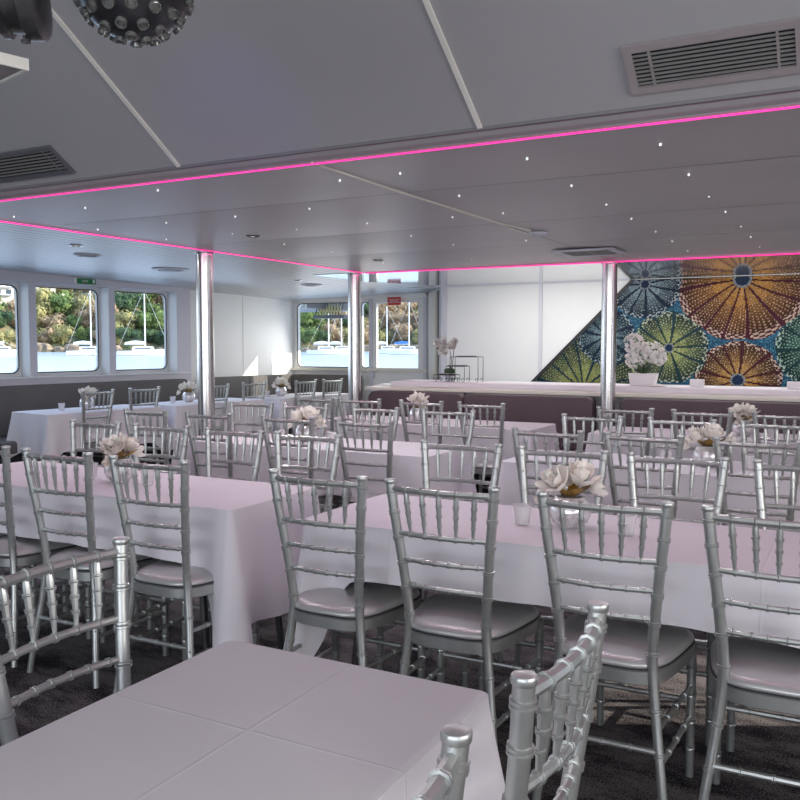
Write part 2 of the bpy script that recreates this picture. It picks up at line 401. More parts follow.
# end wall with the windows and the door
def BW(u, v, off=0): return Vector((u, 9.8-off, v))
g = G()
holes = [rrect(-6.86,-5.97,1.03,1.885,.07), rrect(-5.84,-5.70,1.03,1.88,.055), [(-5.67,.02),(-4.89,.02),(-4.89,1.95),(-5.67,1.95)]]
slab_with_holes(g, [(-7.6,0),(-4.7,0),(-4.7,2.2),(-7.6,2.2)], holes, lambda u,v: BW(u,v,-.06), Vector((0,-.06,0)))
struct('wall_bow', g, M['white'])
for k,(a,b,c,d,r) in enumerate(((-6.86,-5.97,1.03,1.885,.07),(-5.84,-5.70,1.03,1.88,.055))):
    w = bpy.data.objects.new('window_%d' % (n_+1+k), None); C.objects.link(w); w['kind'] = 'structure'
    g = G(); slab_with_holes(g, rrect(a-.006,b+.006,c-.006,d+.006,r+.005), [rrect(a+.004,b-.004,c+.004,d-.004,r-.004)], lambda u,v: BW(u,v,.001), Vector((0,-.006,0))); obj('window_frame', g, M['gasket'], w)
    lp = rrect(a,b,c,d,r); obj('pane', G().add([BW(u,v,-.03) for u,v in lp], [tuple(range(len(lp)))]), M['glass'], w)
struct('trim_8', G().box(-7.0,-4.85,9.74,9.798,.985,1.02), M['cream'])
struct('trim_9', G().box(-7.05,-4.85,9.70,9.798,1.93,1.98), M['white'])
w = bpy.data.objects.new('door_1', None); C.objects.link(w); w['kind'] = 'structure'
g = G(); slab_with_holes(g, [(-5.67,.02),(-4.89,.02),(-4.89,1.95),(-5.67,1.95)], [rrect(-5.60,-4.99,1.03,1.87,.012)], lambda u,v: BW(u,v,-.02), Vector((0,-.045,0)))
obj('door_leaf', g, M['white'], w)
g = G(); slab_with_holes(g, [(-5.70,0),(-4.86,0),(-4.86,1.98),(-5.70,1.98)], [[(-5.655,.0-.01+.02),(-4.905,.01),(-4.905,1.94),(-5.655,1.94)]], lambda u,v: BW(u,v,.03), Vector((0,-.02,0)))
obj('door_frame', g, M['lav'], w)
obj('pane', G().add([BW(u,v,-.005) for u,v in ((-5.6,1.03),(-4.99,1.03),(-4.99,1.87),(-5.6,1.87))], [(0,1,2,3)]), M['glass'], w)
g = G(); g.tube([(-5.64,9.76,.985),(-5.64,9.69,.985),(-5.53,9.69,.985)], .009, 8); g.box(-5.66,-5.62,9.745,9.775,.9,1.03)
obj('door_handle', g, M['steel'], w)
# oblique wall beside the door
def OW(t, z, off=0):
    a = Vector((-4.86, 9.8, 0)); b = Vector((-4.27, 9.02, 0)); d = b-a; nn = Vector((d.y, -d.x, 0)).normalized(); return a+d*t+nn*off+Vector((0,0,z))
struct('wall_corner', quadbox(OW, 0, 1.03, 0, 2.1, -.06, 0), M['white'])
for k, (t0, t1, o1, mm) in enumerate(((.02,.06,.02,'steel'),(.30,.34,.018,'seam'),(.36,.62,.03,'cream'),(.66,.70,.015,'seam'),(.90,.96,.03,'lav'))):
    struct('trim_%d' % (10+k), quadbox(OW, t0, t1, .0, 1.97, .001, o1), M[mm])
# bar back wall
struct('wall_bar', G().box(-4.3, 3.5, 9.0, 9.08, 0, 2.2), M['white'])
struct('trim_15', G().box(-3.118,-3.082,8.985,8.999,.9,CZ-.012), M['lav'])
struct('trim_16', G().box(-4.27,-4.22,8.97,8.999,.9,CZ-.012), M['lav'])
# starboard wall: unseen, its openings placed to let sun reach the floor
g = G(); hl = [[(a,.85),(a+1.25,.85),(a+1.25,1.85),(a,1.85)] for a in (-4.0,-2.5,-1.0,.5)]+[[(4.95,.7),(6.3,.7),(6.3,1.98),(4.95,1.98)]]
slab_with_holes(g, [(-4.5,0),(9.08,0),(9.08,2.7),(-4.5,2.7)], hl, lambda u,v: Vector((3.4,u,v)), Vector((.1,0,0)))
struct('wall_starboard', g, M['white'])
# stern wall with a wide doorway, behind the camera
g = G(); slab_with_holes(g, [(-8.6,0),(3.5,0),(3.5,2.7),(-8.6,2.7)], [[(-4.5,.05),(2.5,.05),(2.5,2.2),(-4.5,2.2)]], lambda u,v: Vector((u,-4.5,v)), Vector((0,-.1,0)))
struct('wall_stern', g, M['white'])

# ================================================================== LED STRIPS
def led(name, a, b, label, power, off, rad_):
    a = Vector(a); b = Vector(b); g = G().tube([a, b], rad_, 6)
    o = obj(name, g, M['led']); tag(o, label, 'light strip', 'pink light strips')
    # the strip's own glow
    d = bpy.data.lights.new('led_glow', 'AREA'); d.shape = 'RECTANGLE'; d.size = (b-a).length*.98; d.size_y = .02; d.energy = power; d.color = (1.0, 0.10, 0.42)
    l = bpy.data.objects.new('led_glow', d); C.objects.link(l); l.location = (a+b)/2 + Vector(off)
    dr = (b-a).normalized(); l.rotation_euler = Matrix((dr, Vector((0,0,1)).cross(dr), Vector((0,0,1)))).transposed().to_euler()
    return o
led('led_strip', (-4.1, 2.672, CZ-.006), (3.35, 2.672, CZ-.006), 'pink light strip along the foot of the sloping ceiling, nearest of the three', 3.6, (0,.01,-.012), .0032)
led('led_strip', (-4.1, 2.68, CZ-.006), (-4.1, 6.93, CZ-.006), 'pink light strip between the panelled ceiling and the ribbed port ceiling', 2.5, (.075,0,-.012), .0045)
led('led_strip', (-4.1, 6.96, CZ-.004), (3.35, 6.96, CZ-.004), 'pink light strip over the bar front, above the plum benches', 3.2, (0,-.11,-.012), .0055)

# ================================================================== COLUMNS
for (x, y, t) in ((-4.145, 4.78, 'steel column nearest the port windows, leftmost of the three'), (-4.165, 6.86, 'steel column standing at the left end of the plum bench'), (-1.815, 6.93, 'steel column in the gap between the two plum benches')):
    r = thing('steel_column', (x, y, 0), 0, 'round brushed ' + t, 'column', 'ceiling columns')
    obj('pole', G().lathe([(.060,.012),(.060,1.985)], 32), M['steel'], r, True)
    obj('base_plate', G().lathe([(.085,0.001),(.085,.012),(.06,.02)], 32), M['steel'], r, True)
    obj('top_collar', G().lathe([(.063,1.975),(.068,1.98),(.068,1.988)], 32), M['steel'], r, True)

# ================================================================== CEILING FITTINGS
def vent(name, cu, cv, wu, wv, P, label, fm, nsl, div, fw=.022):
    """P(u,v,h) -> point; u across, v along slope, h out of the surface"""
    r = thing(name, (0,0,0), 0, label, 'air vent')
    def bx(u0,u1,v0,v1,h0,h1):
        return G().add([P(u0,v0,h0),P(u1,v0,h0),P(u1,v1,h0),P(u0,v1,h0),P(u0,v0,h1),P(u1,v0,h1),P(u1,v1,h1),P(u0,v1,h1)], [(0,3,2,1),(4,5,6,7),(0,1,5,4),(1,2,6,5),(2,3,7,6),(3,0,4,7)])
    u0,u1,v0,v1 = cu-wu/2,cu+wu/2,cv-wv/2,cv+wv/2
    g = G()
    for q in (bx(u0,u1,v0,v0+fw,.001,.012), bx(u0,u1,v1-fw,v1,.001,.012), bx(u0,u0+fw,v0+fw,v1-fw,.001,.012), bx(u1-fw,u1,v0+fw,v1-fw,.001,.012)): g.add(q.v, q.f)
    obj('frame', g, fm, r)
    obj('backing', bx(u0+fw,u1-fw,v0+fw,v1-fw,.0005,.002), M['dark'], r)
    h = (wv-2*fw)/nsl
    for k in range(nsl):
        a = v0+fw+h*(k+.72); obj('slat', bx(u0+fw,u1-fw,a,a+h*.20,.003,.010), M['slat'], r)
    for u in div: obj('divider', bx(u0+wu*u-.0035,u0+wu*u+.0035,v0+fw,v1-fw,.004,.0085), fm, r)
    return r
PS = lambda u,v,h: onslope(u, v, h)
vent('air_vent', -.384, .135, .455, .166, PS, 'large mauve-framed louvred air vent on the sloping ceiling, upper right', M['vent'], 9, (.15,.86))
vent('air_vent', -3.19, .115, .56, .150, PS, 'dark grey louvred air vent on the sloping ceiling below the hanging spotlight', M['ventgrey'], 7, (.12,.88), .018)
vent('air_vent', -1.75, 6.13, .44, .42, lambda u,v,h: Vector((u,v,CZ-.002-h)), 'flat square air vent in the panelled ceiling before the right steel column', M['lav'], 7, (.5,), .05)
def zc(x, y):
    if x > -4.1: return camber(x, y)-.009 if y < 6.95 else CZ
    w = (x+4.1)/(hull_in(y)-.35+4.1); return CZ+.004+(hull_z(y)-CZ-.004)*w
def down(x, y, r_, label, name='downlight', rim=None):
    t = thing(name, (x, y, zc(x,y)-.002), 0, label, 'ceiling light')
    obj('rim', G().lathe([(r_,0),(r_*1.02,-.006),(r_*.7,-.009),(r_*.66,-.002)], 20, caps=False), rim or M['steel'], t, True)
    obj('bulb', G().lathe([(r_*.64,-.003),(r_*.3,-.006)], 16), M['lamp'], t, True)
    d = bpy.data.lights.new('downlight_glow', 'AREA'); d.shape = 'DISK'; d.size = r_; d.energy = 3.2; d.color = (1.0, .93, .90)
    l = bpy.data.objects.new('downlight_glow', d); C.objects.link(l); l.location = (x, y, zc(x,y)-.02); return t
down(-3.27, 4.21, .042, 'small recessed downlight in the panelled ceiling, nearer to the camera', rim=M['gunmetal'])
down(-3.36, 5.89, .042, 'small recessed downlight in the panelled ceiling just left of the second steel column', rim=M['gunmetal'])
down(-4.82, 4.24, .045, 'small recessed downlight in the ribbed ceiling, nearest the camera')
down(-5.19, 7.42, .045, 'small recessed downlight in the ribbed ceiling, right beside the far round diffuser')
down(-4.75, 5.45, .045, 'small recessed downlight in the ribbed ceiling to the right of the left column')
for (x,y,l,r_) in ((-5.3,4.77,'above the nearest port window table',.10),(-5.57,5.97,'largest of the three',.17),(-5.40,7.98,'nearest the far white wall',.12)):
    t = thing('ceiling_diffuser', (x,y,zc(x,y)-.002), 0, 'round air diffuser in the ribbed ceiling, ' + l, 'air vent')
    obj('outer_ring', G().lathe([(r_,0),(r_,-.006),(r_*.72,-.016),(r_*.68,-.004)], 24, caps=False), M['lav'], t, True)
    obj('cone', G().lathe([(r_*.6,-.008),(r_*.55,-.018),(r_*.2,-.022)], 24), M['ventgrey'], t, True)
t = thing('smoke_detector', (-1.72, 4.93, zc(-1.7,4.9)), 0, 'flat round cream detector on the ceiling seam in the middle of the room', 'smoke detector')
obj('housing', G().lathe([(.055,0),(.055,-.012),(.04,-.022),(.01,-.024)], 20), M['lav'], t, True)
obj('cable', G().tube([(-.07,-.3,-.004),(-.06,-.15,-.008),(-.03,-.04,-.014)], .004, 6), M['cream'], t)
star = None
for (x,y) in [(-2.67,2.79),(-1.87,2.97),(-1.07,2.94),(-.61,2.94),(-.62,3.52),(-.63,4.08),(-1.09,3.53),(-1.6,3.53),(-3.32,2.98),(-3.87,3.01),(-3.88,3.57),(-3.34,3.55),(-3.87,4.11),(-2.87,3.55),(-2.39,3.52),(-2.4,4.09),(-2.88,4.11),(-3.32,4.08),(-2.91,5.26),(-3.37,5.24),(-3.38,4.68),(-1.09,4.08),(-1.1,4.62),(-1.1,5.22),(-1.11,5.77),(-1.13,6.44),(-.63,4.6),(-.63,5.22),(-.64,5.78),(-.65,6.4),(-1.59,2.96),(-1.62,4.11),(-2.45,4.7),(-1.9,4.11),(-2.42,5.25),(-1.92,5.27),(-3.45,6.13),(-2.72,6.24)]:
    if star is None:
        star = obj('pin_light', G().lathe([(.004,.004),(.0045,-.002),(.0035,-.004),(.002,-.005)], 8), M['star']); o = star
    else: o = star.copy(); C.objects.link(o)
    d = bpy.data.lights.new('pin_glow', 'AREA'); d.shape = 'DISK'; d.size = .03; d.energy = .80; d.color = (.97, .91, 1.0)
    l = bpy.data.objects.new('pin_glow', d); C.objects.link(l); l.location = (x, y, zc(x,y)-.012)
    o.location = (x, y, zc(x,y)-.001); tag(o, 'tiny white pin light dotted in the grey panelled ceiling', 'ceiling light', 'pin lights in the ceiling')

# hanging stage lights near the camera
t = thing('mirror_derby_light', (-1.28, 1.28, 2.046), 0, 'black half-ball party light studded with round lenses, hanging at the top left', 'party light')
R_ = .114
g = G(); prof = [(R_*math.sin(a), -R_*math.cos(a)) for a in [PI*k/36 for k in range(1,22)]]; g.lathe([(.002,-R_)]+prof+[(R_*1.02,.05),(R_*1.02,.14),(.10,.17)], 40)
obj('dome', g, M['gunmetal'], t, True)
obj('mount_bracket', G().box(-.02,.02,-.03,.03,.17,.40).box(-.07,.07,-.05,.05,.385,.399), M['black'], t)
for ring_, cnt in ((12,4),(30,9),(50,13),(70,16),(88,18)):
    for k in range(cnt):
        a = math.radians(ring_); p = 2*PI*(k+.3*(ring_%20)/10)/cnt; d = Vector((math.sin(a)*math.cos(p), math.sin(a)*math.sin(p), -math.cos(a)))
        q = d.to_track_quat('Z','Y').to_matrix()
        ln = obj('lens_barrel', G().lathe([(.0115,0),(.0115,.009),(.0095,.010),(.009,.006),(.004,.0075)], 12, mtx=q, o=d*(R_-.002)), M['lens'], t, True)
d = bpy.data.lights.new('derby_beam', 'SPOT'); d.energy = 6; d.color = (.30, .22, 1.0); d.spot_size = math.radians(34); d.spot_blend = 1.0; d.shadow_soft_size = .02
l = bpy.data.objects.new('derby_beam', d); C.objects.link(l); l.location = (-1.36, 1.40, 1.97); l.rotation_euler = (Vector((-1.36,1.40,1.97))-Vector((-2.0, 2.5, 2.10))).to_track_quat('Z','Y').to_euler()
t = thing('par_spotlight', (-1.375, 1.095, 1.975), 0, 'black ribbed can spotlight with silver lens hanging in the top left corner', 'spotlight')
ax = Vector((.80, .58, .10)).normalized(); q = ax.to_track_quat('Z','Y').to_matrix()
g = G().lathe([(.070,-.16),(.068,-.13),(.076,-.128),(.076,-.118),(.066,-.114),(.067,-.085),(.076,-.083),(.076,-.073),(.067,-.069),(.068,-.04),(.077,-.038),(.077,-.028),(.068,-.024),(.069,.0),(.074,.004),(.083,.006),(.084,.030),(.078,.036),(.060,.040),(.03,.044)], 32, mtx=q)
obj('can', g, M['black'], t, True)
obj('front_ring', G().lathe([(.070,-.162),(.080,-.165),(.080,-.145),(.070,-.14)], 32, mtx=q, caps=False), M['gunmetal'], t, True)
obj('lens', G().lathe([(.068,-.160),(.05,-.168),(.02,-.172)], 24, mtx=q), M['lens'], t, True)
obj('yoke', G().tube([ax.cross(Vector((0,0,1))).normalized()*.088, ax.cross(Vector((0,0,1))).normalized()*.09+Vector((0,0,.12)), Vector((0,0,.17)), Vector((0,0,.43))], .008, 6), M['black'], t)
sdv = ax.cross(Vector((0,0,1))).normalized(); dn = sdv.cross(ax).normalized()*-1
if dn.z > 0: dn = -dn
kq = dn.to_track_quat('Z','Y').to_matrix()
obj('thumb_screw', G().lathe([(.004,0),(.004,.008),(.009,.009),(.009,.013)], 12, mtx=kq, o=dn*.075+ax*.0), M['black'], t, True)
for w_ in (.02,-.03): 
    v_ = (-sdv*.9+dn*.3).normalized(); obj('screw', G().lathe([(.005,0),(.005,.004)], 8, mtx=v_.to_track_quat('Z','Y').to_matrix(), o=v_*.078+ax*w_), M['steel'], t)
t = thing('metal_bracket', (-1.475, 1.115, 1.862), math.radians(-14), 'pale beige metal bracket plate at the left edge below the can spotlight', 'bracket')
g = G().box(-.20,.045,-.045,-.040,-.004,.018).box(-.20,.045,.040,.045,-.004,.018).box(.040,.045,-.04,.04,-.004,.018)
obj('rim', g, M['batten'], t); obj('plate', G().box(-.20,.04,-.04,.04,.0,.003), M['vent'], t)
obj('hanger', G().tube([(-.09,0,.003),(-.09,0,.54)], .006, 8), M['black'], t)

# ================================================================== SIGNS
def text_part(body, size, mtx, m, parent, name='lettering', ext=.0008):
    cu = bpy.data.curves.new(name, 'FONT'); cu.body = body; cu.size = size; cu.align_x = 'CENTER'; cu.align_y = 'CENTER'; cu.extrude = ext; cu.space_line = .85
    tmp = bpy.data.objects.new('tmp', cu); C.objects.link(tmp); bpy.context.view_layer.update()
    me = bpy.data.meshes.new_from_object(tmp.evaluated_get(bpy.context.evaluated_depsgraph_get())); bpy.data.objects.remove(tmp)
    me.name = name; me.materials.clear(); me.materials.append(m)
    o = bpy.data.objects.new(name, me); C.objects.link(o); o.parent = parent; o.matrix_local = mtx; return o
t = thing('warning_sign', (-5.295, 9.70, 1.885), 0, 'small red sign with white lettering hanging at the top of the glass door', 'sign')
obj('board', G().box(-.095,.095,-.006,.0,-.05,.05), M['red'], t)
text_part('DO NOT ENTER\nCREW ONLY\nBEYOND THIS POINT', .022, Matrix.Translation((0,-.008,0)) @ Matrix.Rotation(PI/2,4,'X'), M['text'], t)
p_ = PW(s_of(6.47), 1.992, .205); t = thing('exit_sign', p_, math.atan2(D.y, D.x)+PI, 'green emergency exit sign with a white running figure above the port windows', 'sign')
rotz = math.atan2(D.y, D.x)
t.rotation_euler = (0,0,rotz); t.scale = (.75,.75,.75)
obj('board', G().box(-.15,.15,-.006,0,-.036,.036), M['green'], t)
text_part('EXIT', .05, Matrix.Translation((-.02,-.008,0)) @ Matrix.Rotation(PI/2,4,'X'), M['text'], t)
obj('figure', G().box(.10,.13,-.008,-.006,-.02,.02).box(.108,.122,-.008,-.006,.02,.03), M['text'], t)
obj('arrow_panel', G().box(-.2,-.152,-.006,0,-.036,.036), M['text'], t)

# ================================================================== BENCHES
def rounded_back(x0, x1, y0, y1, z0, z1, r=.06, n=5):
    """upright slab with rounded upper corners (seen from the front)"""
    poly = [(x0,z0),(x1,z0)]+[(x1-r+r*math.cos(a), z1-r+r*math.sin(a)) for a in [PI/2*k/n for k in range(n+1)]]+[(x0+r+r*math.cos(a), z1-r+r*math.sin(a)) for a in [PI/2+PI/2*k/n for k in range(n+1)]]
    g = G(); m = Matrix(((1,0,0,0),(0,0,1,0),(0,1,0,0),(0,0,0,1)))
    P = [(x,y0,z) for x,z in poly]; Q = [(x,y1,z) for x,z in poly]; k = len(poly)
    ins = [((x-(x0+x1)/2)*.992+(x0+x1)/2, y0-.014, (z-(z0+z1)/2)*.975+(z0+z1)/2) for x,z in poly]
    g.add(ins+P+Q, [tuple(range(k))]+[(i,i+k,(i+1)%k+k,(i+1)%k) for i in range(k)]+[(i+k,i+2*k,(i+1)%k+2*k,(i+1)%k+k) for i in range(k)]+[tuple(reversed(range(2*k,3*k)))])
    return g
def soft_box(x0,x1,y0,y1,z0,z1,r=.03):
    g = G(); lv = [(r,z0),(0,z0+.01),(0,z1-r),(r*.3,z1-r*.3),(r,z1)]; V = []; F = []
    for ins,z in lv:
        V += [(x0+ins,y0+ins,z),(x1-ins,y0+ins,z),(x1-ins,y1-ins,z),(x0+ins,y1-ins,z)]
    for i in range(len(lv)-1):
        for k in range(4): F.append((i*4+k,i*4+(k+1)%4,(i+1)*4+(k+1)%4,(i+1)*4+k))
    F += [(3,2,1,0),tuple(range((len(lv)-1)*4,len(lv)*4))]; return g.add(V,F)
for (x0, x1, segs, l) in ((-4.10,-1.95,(-3.12,),'long plum bench along the bar front between the second and third steel columns'),
                          (-1.74,3.2,(0.7,),'long plum bench below the sea-urchin mural, right of the rightmost column')):
    t = thing('banquette', (0,0,0), 0, l, 'bench')
    xs = [x0]+list(segs)+[x1]
    for a,b in zip(xs, xs[1:]):
        obj('back_cushion', rounded_back(a+.004,b-.004,7.0,7.10,.46,.90), M['maroon'], t, True)
        obj('seat_cushion', soft_box(a+.004,b-.004,6.55,7.0,.34,.46), M['maroon'], t, True)
    obj('plinth', G().box(x0+.02,x1-.02,6.62,7.1,.0,.34), M['black'], t)
t = thing('bar_counter', (0,0,0), 0, 'long bar counter with cream edge behind the plum benches', 'counter')
obj('front_ledge', G().box(-4.2,3.2,7.105,7.34,.905,.93), M['cream'], t)
obj('cabinet', G().box(-4.2,3.2,7.34,7.72,0,.945), M['white'], t)
obj('counter_top', G().box(-4.05,3.2,7.33,7.76,.946,.972), M['white'], t)
# runner cloth on the counter
g = G(); V=[];F=[]; nx_=150; prof_=[(7.77,.93),(7.772,.975),(7.765,.980),(7.335,.980),(7.325,.975)]+[(7.322,.932)]
for i in range(nx_+1):
    x=-4.0+(3.15+4.0)*i/nx_
    for k,(y,z) in enumerate(prof_):
        w=.004*math.sin(x*9+math.sin(x*3)*2) if k in (0,5) else .0
        V.append((x,y-w,z+ (.0015*math.sin(x*5) if k in (0,5) else 0)))
for i in range(nx_):
    for k in range(5): a=i*6+k; F.append((a,a+1,a+7,a+6))
tag(obj('counter_cloth', g.add(V,F), M['cloth'], None, True), 'white lavender-tinted runner cloth lying along the bar counter', 'tablecloth')
# port banquette against the window wall, in sections
BK = 0
for (a, b, l) in ((s_of(3.4), s_of(5.15), 'grey-brown upholstered bench section under the port windows, cut by the left edge of the photo'),
                  (s_of(5.16), s_of(7.72), 'grey-brown upholstered bench section under the port windows with a rounded far end')):
    t = thing('banquette', (0,0,0), 0, l, 'bench')
    M_ = Matrix((( D.x, -Nn.x, 0, O.x),(D.y, -Nn.y, 0, O.y),(0,0,1,0),(0,0,0,1)))   # local x along wall, local y into wall
    g = rounded_back(a+.006,b-.006,-.33,-.21,.46,.935,.07); g.v = [tuple(M_ @ Vector(p)) for p in g.v]; obj('back_cushion', g, M['bench'], t, True)
    g = soft_box(a+.006,b-.006,-.80,-.335,.34,.46); g.v = [tuple(M_ @ Vector(p)) for p in g.v]; obj('seat_cushion', g, M['bench'], t, True)
    g = G().box(a+.02,b-.02,-.72,-.21,0,.34); g.v = [tuple(M_ @ Vector(p)) for p in g.v]; obj('plinth', g, M['black'], t)
t = thing('banquette', (0,0,0), 0, 'grey-brown bench along the white wall and under the far end window', 'bench')
for (u0,u1) in ((.12,.50),(.505,.93)):
    obj('back_cushion', quadbox(QW, u0,u1,.46,.93,.005,.11), M['bench'], t)
    obj('seat_cushion', quadbox(QW, u0,u1,.34,.46,.005,.52), M['bench'], t)
obj('back_cushion', G().box(-6.82,-5.80,9.62,9.735,.46,.93), M['bench'], t)
obj('seat_cushion', G().box(-6.38,-5.80,9.22,9.62,.34,.46), M['bench'], t)
obj('plinth', G().box(-6.38,-5.82,9.30,9.73,.0,.34), M['black'], t)

# ================================================================== MURAL
def build_mural():
    t = thing('mosaic_mural', (0,0,0), 0, 'colourful mosaic panel of sea urchins on the bar wall with a diagonal edge', 'mural')
    st = .009; X0, X1, Z0, Z1 = -3.17, 1.4, .93, 1.995
    nx = int((X1-X0)/st); nz = int((Z1-Z0)/st); V=[];F=[];col=[]
    for j in range(nz+1):
        for i in range(nx+1): V.append((X0+i*st, 8.982, Z0+j*st))
    U = [ # cx, cz, r, inner, outer, rib, nribs, phase, hole r, bead
      (-1.99,1.945,.36,(.42,.55,.60),(.16,.30,.42),(.01,.03,.07),11,.3,.055,(.55,.66,.72)),
      (-1.06,1.965,.62,(.85,.42,.06),(.45,.13,.05),(.10,.01,.03),15,.1,.085,(.85,.62,.50)),
      (-1.74,1.30,.38,(.55,.62,.16),(.20,.36,.26),(.02,.07,.09),10,.55,.05,(.72,.80,.60)),
      (-1.08,.985,.40,(.85,.48,.10),(.40,.16,.10),(.10,.02,.03),12,.2,.07,(.88,.68,.55)),
      (-.33,1.30,.42,(.25,.55,.38),(.02,.22,.20),(.01,.06,.07),13,.2,.06,(.60,.80,.70)),
      (-2.38,1.42,.30,(.30,.44,.48),(.06,.20,.32),(.01,.03,.08),10,.8,.05,(.50,.66,.72)),
      (-2.62,.86,.62,(.52,.56,.14),(.14,.30,.28),(.01,.05,.09),14,.15,.05,(.72,.78,.45)),
      (.42,1.75,.50,(.80,.40,.08),(.42,.14,.06),(.10,.02,.03),13,.4,.07,(.85,.62,.50)),
      (.40,.95,.38,(.42,.55,.60),(.10,.26,.42),(.01,.03,.07),11,.3,.055,(.55,.66,.72)),
      (1.1,1.25,.44,(.55,.60,.18),(.18,.32,.26),(.02,.06,.09),11,.1,.05,(.7,.8,.6)),
    ]
    rnd = random.Random(3)
    for j in range(nz):
        for i in range(nx):
            x = X0+(i+.5)*st; z = Z0+(j+.5)*st
            if (z-.93) > (x+3.17)*1.0: continue
            c = (.03,.16,.30) if rnd.random() < .6 else ((.10,.32,.46) if rnd.random() < .6 else (.01,.06,.14))
            for (cx,cz,r,ci,co,cr,nr,ph,hr,cb) in U:
                dx = x-cx; dz = (z-cz)*1.05; d = math.hypot(dx,dz)
                wav = r*(1+.02*math.sin(9*math.atan2(dz,dx)))
                if d < wav:
                    q = d/r; th = math.atan2(dz,dx)+ph+.12*q*math.sin(3*math.atan2(dz,dx)); sec = 2*PI/nr; k = (th/sec)%1.0; kk = min(k,1-k)*sec*d
                    mix = q**1.5; c = tuple(a*(1-mix)+b*mix for a,b in zip(ci,co))
                    se = int(th/sec) % 3; c = tuple(v*(1.0,.72,.88)[se] for v in c)
                    if d < hr: c = (.02,.05,.13) if d < hr*.75 else (.40,.45,.50)
                    elif kk < .006+.012*q: c = cr
                    else:
                        b1 = (k*6)%1; b2 = (d/(.030)+.5*(int(k*6)%2))%1
                        if abs(b1-.5) < .21 and abs(b2-.5) < .25: c = tuple(.45*a+.55*b for a,b in zip(c,cb))
                        elif q > .45: c = tuple(v*max(.15,(.62-1.0*(q-.45))) for v in c)
                        if q > .90: c = cb if (int(th/sec*6) + int(d/.02)) % 2 == 0 else cr
                    break
            s = .22+.34*rnd.random(); c = tuple(min(1,v*s) for v in c)
            k = j*(nx+1)+i; F.append((k,k+1,k+nx+2,k+nx+1)); col.append((*c,1))
    me = bpy.data.meshes.new('mosaic_tiles'); me.from_pydata(V, [], F)
    at = me.attributes.new('tile', 'FLOAT_COLOR', 'FACE'); at.data.foreach_set('color', [v for c in col for v in c])
    m = mat('mosaic_tiles', (.5,.5,.5), 0.55, spec=.15); n = m.node_tree.nodes; a = n.new('ShaderNodeAttribute'); a.attribute_name = 'tile'
    m.node_tree.links.new(a.outputs['Color'], n['Principled BSDF'].inputs['Base Color'])
    me.materials.append(m); o = bpy.data.objects.new('mosaic_tiles', me); C.objects.link(o); o.parent = t
    # backing board and dark diagonal trim
    pl = [(X0,Z0),(X1,Z0),(X1,1.997),(X0+(1.997-.93),1.997)]
    g = G(); g.add([(x,8.986,z) for x,z in pl]+[(x,8.9985,z) for x,z in pl], [(0,1,2,3),(7,6,5,4),(0,4,5,1),(1,5,6,2),(2,6,7,3),(3,7,4,0)])
    obj('backing_board', g, M['black'], t)
    e = .02; g = G(); a = (X0-.03,Z0); b = (X0+(1.997-.93)-.03,1.997)
    q = [(a[0],a[1]),(a[0]+.045,a[1]),(b[0]+.045,b[1]),(b[0],b[1])]
    g.add([(x,8.970,z) for x,z in q]+[(x,8.9995,z) for x,z in q], [(0,1,2,3),(7,6,5,4),(0,4,5,1),(1,5,6,2),(2,6,7,3),(3,7,4,0)])
    obj('edge_trim', g, M['gasket'], t)
build_mural()

# ================================================================== TABLES AND CLOTHS
TZ = .72
def crease_cloth():
    m = bpy.data.materials['white_tablecloth'].copy(); m.name = 'creased_tablecloth'; n = m.node_tree.nodes; l = m.node_tree.links
    t = n.new('ShaderNodeTexCoord'); s = n.new('ShaderNodeSeparateXYZ'); l.new(t.outputs['Object'], s.inputs[0])
    def ridge(out, period, off):
        a = n.new('ShaderNodeMath'); a.operation = 'ADD'; a.inputs[1].default_value = off+50*period; l.new(out, a.inputs[0])
        b = n.new('ShaderNodeMath'); b.operation = 'MODULO'; b.inputs[1].default_value = period; l.new(a.outputs[0], b.inputs[0])
        c = n.new('ShaderNodeMath'); c.operation = 'SUBTRACT'; c.inputs[1].default_value = period/2; l.new(b.outputs[0], c.inputs[0])
        d = n.new('ShaderNodeMath'); d.operation = 'ABSOLUTE'; l.new(c.outputs[0], d.inputs[0])
        e = n.new('ShaderNodeMapRange'); e.inputs['From Min'].default_value = 0; e.inputs['From Max'].default_value = .004; e.inputs['To Min'].default_value = 1; e.inputs['To Max'].default_value = 0
        l.new(d.outputs[0], e.inputs[0]); return e.outputs[0]
    r1 = ridge(s.outputs['X'], .575, .2875-.015); r2 = ridge(s.outputs['Y'], 2.0, 1.0+.01)
    mx = n.new('ShaderNodeMath'); mx.operation = 'MAXIMUM'; l.new(r1, mx.inputs[0]); l.new(r2, mx.inputs[1])
    bp = n.new('ShaderNodeBump'); bp.inputs['Strength'].default_value = .35; bp.inputs['Distance'].default_value = .003
    l.new(mx.outputs[0], bp.inputs['Height'])
    b = n['Principled BSDF']
    old = b.inputs['Normal'].links[0].from_node; l.new(old.outputs[0], bp.inputs['Normal']); l.new(bp.outputs[0], b.inputs['Normal']); return m
M['cloth2'] = crease_cloth()
